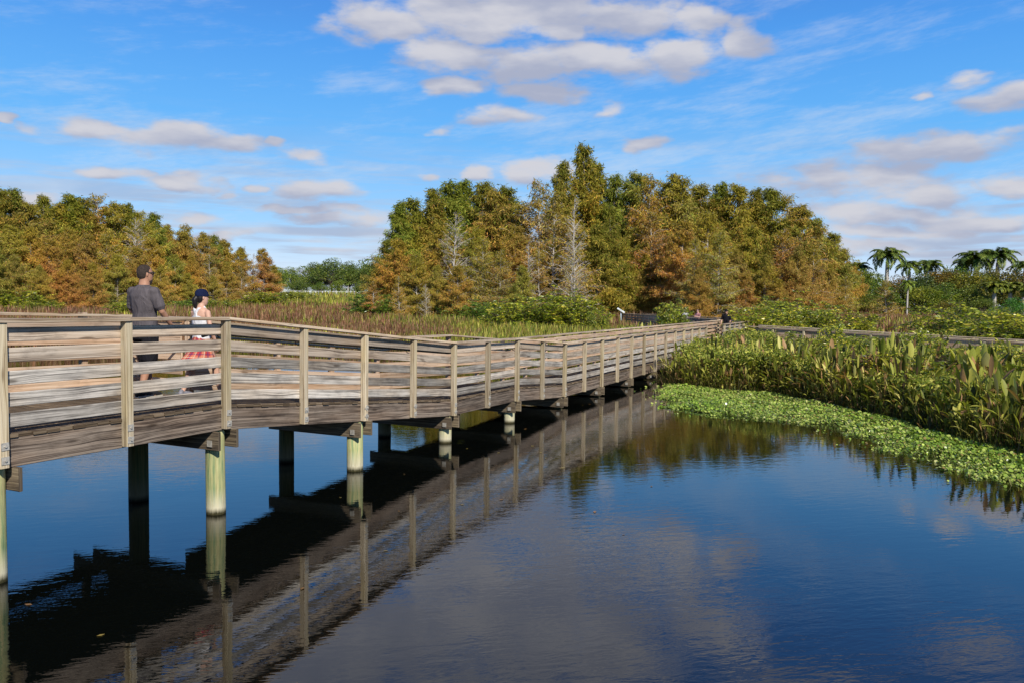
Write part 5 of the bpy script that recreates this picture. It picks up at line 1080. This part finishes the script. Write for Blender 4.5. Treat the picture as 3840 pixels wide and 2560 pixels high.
def person(name_label,loc,heading,H,skin,top,bottom,stride,headyaw,style,vox=.009,fem=False,lead=1,cap=None,hair=M_HAIR,arms=None,turn=0.0):
    """local frame: x to the person's right, y forward"""
    root=empty('person',loc,-heading); tag(root,name_label,'person'); k=H/1.75; sx=.90 if fem else 1.0
    hip=.90*k; sh=1.43*k; fl={}
    def V3(x,y,z): return Vector((x,y,z))
    feet={}; knees={}
    for sd_ in (-1,1):
        f=stride*(1 if sd_==lead else -1); back=f<0
        feet[sd_]=V3(.085*sd_*k,f,.075*k+(.045*k if back else 0)); kn=lerp((.095*sd_*k,0,hip),feet[sd_],.5); kn.y+=.035*k+(.04*k if back else .01*k); kn.z+=.01*k; knees[sd_]=kn
    hipz={s:V3(.095*s*k,0,hip) for s in (-1,1)}
    # arms
    A=arms or {1:((.255,-.02,1.14),(.27,.20,.93)),-1:((-.25,.03,1.14),(-.25,.20,.95))}
    shd={s:V3(.178*s*k*sx,-.01*k,sh-.035*k) for s in (-1,1)}
    elb={s:Vector(A[s][0])*k for s in A}; wr={s:Vector(A[s][1])*k for s in A}
    cy,sy=math.cos(-headyaw),math.sin(-headyaw); HC=V3(0,.02*k,1.625*k)
    def hd(x,y,z): return HC+Vector((x*cy-y*sy,x*sy+y*cy,z))*k
    def body(bm):
        w=.9 if fem else 1
        tor=[(.80,.13,.10,0),(.90,.165,.115,0),(1.02,.145*w,.10,.005),(1.10,.14*w,.098,.01),(1.22,.165*w,.112,.005),(1.34,.185*w,.115,0),(1.42,.165*w,.095,-.01),(1.465,.10*w,.07,-.01),(1.50,.055,.055,.0)]
        ring_loft(bm,[((0,o*k,z*k),(a*k,0,0),(0,b*k,0)) for z,a,b,o in tor],24)
        nr=.052 if fem else .064
        limb(bm,[(0,-.005*k,1.44*k),(0,.01*k,1.54*k),(0,.012*k,1.60*k)],[nr*1.15*k,nr*k,nr*k])
        # head: crown to chin
        prof=[(.122,.02,.03,-.01),(.105,.052,.066,-.008),(.07,.070,.088,-.005),(.02,.076,.096,0),(-.03,.074,.092,.004),(-.07,.066,.080,.012),(-.10,.052,.062,.024),(-.125,.032,.034,.042)]
        ring_loft(bm,[(hd(0,o,z),(hd(a,0,0)-hd(0,0,0)),(hd(0,b,0)-hd(0,0,0))) for z,a,b,o in prof],20)
        limb(bm,[hd(0,.088,.012),hd(0,.105,-.022)],[.009*k,.014*k],8)   # nose
        limb(bm,[hd(-.02,.086,-.066),hd(.02,.086,-.066)],[.008*k,.008*k],8)  # lips
        for s in (-1,1): limb(bm,[hd(.076*s,-.008,.015),hd(.081*s,-.012,-.02)],[.012*k,.009*k],8,1.3)  # ears
        for s in (-1,1):
            limb(bm,[hipz[s]+V3(0,0,.02),lerp(hipz[s],knees[s],.5),knees[s]+V3(0,0,.03*k)],[.090*k,.077*k,.056*k])
            limb(bm,[knees[s],lerp(knees[s],feet[s],.3)+V3(0,-.012*k,0),lerp(knees[s],feet[s],.7),feet[s]],[.055*k,.057*k,.042*k,.034*k])
            limb(bm,[feet[s]+V3(0,-.03*k,-.035*k),feet[s]+V3(0,.06*k,-.04*k),feet[s]+V3(0,.15*k,-.05*k)],[.036*k,.040*k,.028*k])
            ar=.82 if fem else 1.0
            limb(bm,[shd[s],lerp(shd[s],elb[s],.45),elb[s]],[.058*k*ar,.047*k*ar,.039*k*ar])
            limb(bm,[elb[s],lerp(elb[s],wr[s],.35),wr[s]],[.039*k*ar,.039*k*ar,.026*k*ar])
            # hand: palm, thumb, four curled fingers
            d=(wr[s]-elb[s]).normalized(); up=V3(0,0,1); palm_n=V3(-s,0,0); w_=d.cross(palm_n).normalized()
            p1=wr[s]+d*.045*k; p2=wr[s]+d*.085*k
            ring_loft(bm,[(wr[s],w_*.026*k,palm_n*.020*k),(p1,w_*.038*k,palm_n*.017*k),(p2,w_*.040*k,palm_n*.014*k),(p2+d*.006*k,w_*.03*k,palm_n*.01*k)],14)
            for q,(o,ln) in enumerate(((-.030,.062),(-.010,.074),(.010,.070),(.029,.054))):
                b=p2+w_*o*k-d*.008*k; m1=b+d*ln*.5*k+palm_n*.006*k; e=m1+d*ln*.42*k+palm_n*.020*k; limb(bm,[b,m1,e],[.0095*k,.009*k,.0075*k],8)
            t0=wr[s]+d*.028*k+w_*(-.030*k); t1=t0+d*.03*k-w_*.020*k+palm_n*.012*k; limb(bm,[t0,t1,t1+d*.03*k+palm_n*.006*k],[.012*k,.010*k,.008*k],8)
    bo=solid('body',body,skin,root,vox*.8,2)
    vox2=vox
    if style=='tshirt':
        def shirt(bm):
            tor=[(.845,.178,.130,-.002),(.92,.180,.135,0),(1.02,.170,.128,.005),(1.12,.168,.126,.008),(1.24,.188,.134,.0),(1.35,.205,.135,-.006),(1.42,.185,.112,-.012),(1.465,.115,.085,-.01),(1.49,.075,.07,-.005)]
            ring_loft(bm,[((0,o*k,z*k),(a*k,0,0),(0,b*k,0)) for z,a,b,o in tor],28)
            for s in (-1,1):
                e=lerp(shd[s],elb[s],.80); ball(bm,shd[s]+V3(-.005*s*k,0,.0),(.078*k,.078*k,.074*k)); limb(bm,[shd[s]+V3(-.02*s*k,0,0),lerp(shd[s],e,.5),e],[.076*k,.074*k,.070*k],16)
        solid('shirt',shirt,top,root,vox2,3)
    else:
        def tank(bm):
            w=.93
            tor=[(.96,.152,.112,.0),(1.04,.150*w,.110,.004),(1.12,.148*w,.110,.012),(1.22,.172*w,.122,.01),(1.29,.176*w,.120,.008),(1.335,.12*w,.10,-.012)]
            ring_loft(bm,[((0,o*k,z*k),(a*k,0,0),(0,b*k,0)) for z,a,b,o in [(z,a+.012,b+.012,o) for z,a,b,o in tor]],24)
            limb(bm,[(0,-.105*k,1.30*k),(0,-.108*k,1.38*k)],[.042*k,.036*k],10,.6)
            for s in (-1,1): limb(bm,[(0,-.112*k,1.37*k),(.05*s*k,-.092*k,1.455*k),(.075*s*k,.0*k,1.475*k),(.07*s*k,.09*k,1.38*k),(.06*s*k,.11*k,1.30*k)],[.028*k,.024*k,.022*k,.02*k,.02*k],10,.8)
        solid('tank_top',tank,top,root,vox2*.8,2)
    if bottom=='shorts':
        def shorts(bm):
            ring_loft(bm,[((0,0,z*k),(a*k,0,0),(0,b*k,0)) for z,a,b in ((.78,.16,.12),(.84,.182,.135),(.92,.176,.130),(.98,.160,.118))],24)
            for s in (-1,1):
                e=lerp(knees[s],hipz[s],.02); limb(bm,[hipz[s]+V3(0,0,.0),lerp(hipz[s],e,.5),e+V3(0,0,-.01*k)],[.108*k,.104*k,.100*k],18)
        solid('shorts',shorts,M_BLACK,root,vox2,2)
    elif bottom=='trousers':
        def tr_(bm):
            ring_loft(bm,[((0,0,z*k),(a*k,0,0),(0,b*k,0)) for z,a,b in ((.78,.16,.12),(.84,.178,.13),(.92,.172,.125),(.98,.156,.115))],24)
            for s in (-1,1): limb(bm,[hipz[s],lerp(hipz[s],knees[s],.5),knees[s],lerp(knees[s],feet[s],.5),feet[s]],[.102*k,.092*k,.074*k,.062*k,.055*k],16)
        solid('trousers',tr_,M_BLACK,root,vox2,2)
    elif bottom=='skirt':
        me=bpy.data.meshes.new('skirt'); vs=[];fs=[];uv=[]; n=72; rows=12
        for r in range(rows+1):
            t=r/rows; z=(1.03-.50*t)*k
            for j in range(n):
                a=2*math.pi*j/n; fl_=(.138+.10*t+.018*t*math.sin(a*7+.6)+.012*t*math.sin(a*13)); x=math.cos(a)*fl_; y=math.sin(a)*(fl_*.82+.0)
                if y<0: y-=t*t*.26*(-math.sin(a)); 
                else: y+=t*.06*math.sin(a)
                vs.append((x*k,y*k,z+ (t*t*.035 if y<0 else 0)*(-math.sin(a) if y<0 else 0)))
        for r in range(rows):
            for j in range(n):
                j2=(j+1)%n; fs.append((r*n+j,r*n+j2,(r+1)*n+j2,(r+1)*n+j)); u0=j/n;u1=(j+1)/n; uv+=[(u0,r/rows*.5),(u1,r/rows*.5),(u1,(r+1)/rows*.5),(u0,(r+1)/rows*.5)]
        me.from_pydata(vs,[],fs); ul=me.uv_layers.new(name='UVMap'); ul.data.foreach_set('uv',[c for q in uv for c in q]); me.polygons.foreach_set('use_smooth',[True]*len(fs)); mesh_obj('skirt',me,M_PLAID,root)
    for s in (-1,1):
        def shoe(bm,s=s):
            f=feet[s]; limb(bm,[f+V3(0,-.045*k,-.030*k),f+V3(0,.04*k,-.030*k),f+V3(0,.13*k,-.045*k),f+V3(0,.185*k,-.052*k)],[.046*k,.047*k,.042*k,.03*k],12,.9); limb(bm,[f+V3(0,-.02*k,-.03*k),f+V3(0,-.015*k,.015*k)],[.044*k,.042*k],12)
        sh_=solid('shoe',shoe,M_SHOE2 if fem else M_SHOE,root,vox2,2)
        mb=MB(); f=feet[s]; mb.box(f+V3(0,.065*k,-.066*k),(.040*k,0,0),(0,.125*k,0),(0,0,.009*k)); so_=mb.build('sole',M_SOLE,None); so_.parent=sh_
    if cap is None:
        def hr(bm):
            prof=[(.127,.022,.030,-.010),(.107,.055,.067,-.012),(.072,.073,.089,-.012),(.03,.0785,.092,-.017),(.0,.077,.080,-.025),(-.03,.071,.066,-.032),(-.055,.058,.05,-.036)]
            ring_loft(bm,[(hd(0,o,z),(hd(a,0,0)-hd(0,0,0)),(hd(0,b,0)-hd(0,0,0))) for z,a,b,o in prof],20)
        solid('hair',hr,hair,root,.006,1)
    else:
        def cp(bm):
            prof=[(.148,.02,.025,-.01),(.138,.055,.068,-.01),(.105,.082,.100,-.008),(.06,.091,.112,-.004),(.025,.092,.113,-.002)]
            ring_loft(bm,[(hd(0,o,z),(hd(a,0,0)-hd(0,0,0)),(hd(0,b,0)-hd(0,0,0))) for z,a,b,o in prof],22)
        c_=solid('cap',cp,cap,root,.006,1)
        def br(bm): ring_loft(bm,[(hd(0,.13,.040),hd(.072,0,0)-hd(0,0,0),hd(0,.075,-.012)-hd(0,0,0)),(hd(0,.13,.046),hd(.070,0,0)-hd(0,0,0),hd(0,.073,-.012)-hd(0,0,0))],24)
        solid('brim',br,cap,c_,0)
        def hr(bm):
            prof=[(.04,.080,.090,-.014),(.0,.080,.086,-.024),(-.04,.072,.070,-.034),(-.075,.055,.05,-.046)]
            ring_loft(bm,[(hd(0,o,z),(hd(a,0,0)-hd(0,0,0)),(hd(0,b,0)-hd(0,0,0))) for z,a,b,o in prof],20)
            if fem: limb(bm,[hd(0,-.095,.02),hd(.0,-.125,-.03),hd(.0,-.118,-.10),hd(.0,-.105,-.17),hd(.0,-.10,-.20)],[.03*k,.042*k,.040*k,.026*k,.012*k],12)
        solid('hair',hr,hair,root,.007,1)
    if style=='tshirt' and not fem:
        mb=MB()
        for s in (-1,1):
            mb.box(hd(.036*s,.092,.018),(hd(.030,-.008*s,0)-hd(0,0,0)),(hd(0,.004,0)-hd(0,0,0)),(0,0,.019*k)); mb.box(hd(.076*s,.045,.024),(hd(.003,0,0)-hd(0,0,0)),(hd(0,.056,0)-hd(0,0,0)),(0,0,.006*k))
        mb.build('sunglasses',M_GLASS,root)
        def bd(bm): ring_loft(bm,[(hd(0,o,z),(hd(a,0,0)-hd(0,0,0)),(hd(0,b,0)-hd(0,0,0))) for z,a,b,o in ((-.055,.060,.068,.026),(-.085,.060,.064,.030),(-.115,.046,.046,.040),(-.135,.028,.026,.050))],18)
        solid('beard',bd,M_BEARD,root,.006,1)
    return root
def deck_pt(s,n): p=P(s,n,0); return (p.x,p.y,zc(s)-1.10)
HEAD=math.atan2(TD.x,TD.y)
person('man in grey t-shirt and black shorts with sunglasses walking along the boardwalk',deck_pt(2.72,1.38),HEAD-.10,1.755,M_SKIN1,M_GSHIRT,'shorts',.17,.35,'tshirt',lead=-1,
       arms={1:((.262,.02,1.155),(.235,.22,.965)),-1:((-.25,.05,1.15),(-.16,.26,1.0))})
person('woman in navy cap, white tank top and red plaid skirt walking beside the railing',deck_pt(3.66,1.36),HEAD+.05,1.52,M_SKIN2,M_WHITE,'skirt',.27,.30,'tank',vox=.008,fem=True,lead=1,cap=M_NAVY,hair=M_HAIR2,
       arms={1:((.25,-.03,1.13),(.235,.10,.88)),-1:((-.24,.06,1.13),(-.22,.22,.93))})
person('distant bearded person in black shirt and cap walking towards the viewer',deck_pt(43.3,1.25),math.pi+.45,1.76,M_SKIN2,M_BLACK,'trousers',.12,0,'tshirt',vox=.014,cap=M_BLACK,
       arms={1:((.26,-.03,1.15),(.26,.12,.92)),-1:((-.26,.0,1.15),(-.24,.16,.95))})
person('distant person in pink and black top leaning on the shaded railing',(13.35,57.6,.59),math.pi+.9,1.68,M_SKIN2,M_PINK,'trousers',.05,.4,'tshirt',vox=.016,
       arms={1:((.24,.10,1.16),(.12,.28,1.20)),-1:((-.24,.10,1.16),(-.12,.28,1.20))})
person('distant person in white top half hidden behind the leafy shrub',(13.3,61.4,.59),math.pi+.2,1.66,M_SKIN1,M_WHITE,'trousers',.08,0,'tshirt',vox=.018)
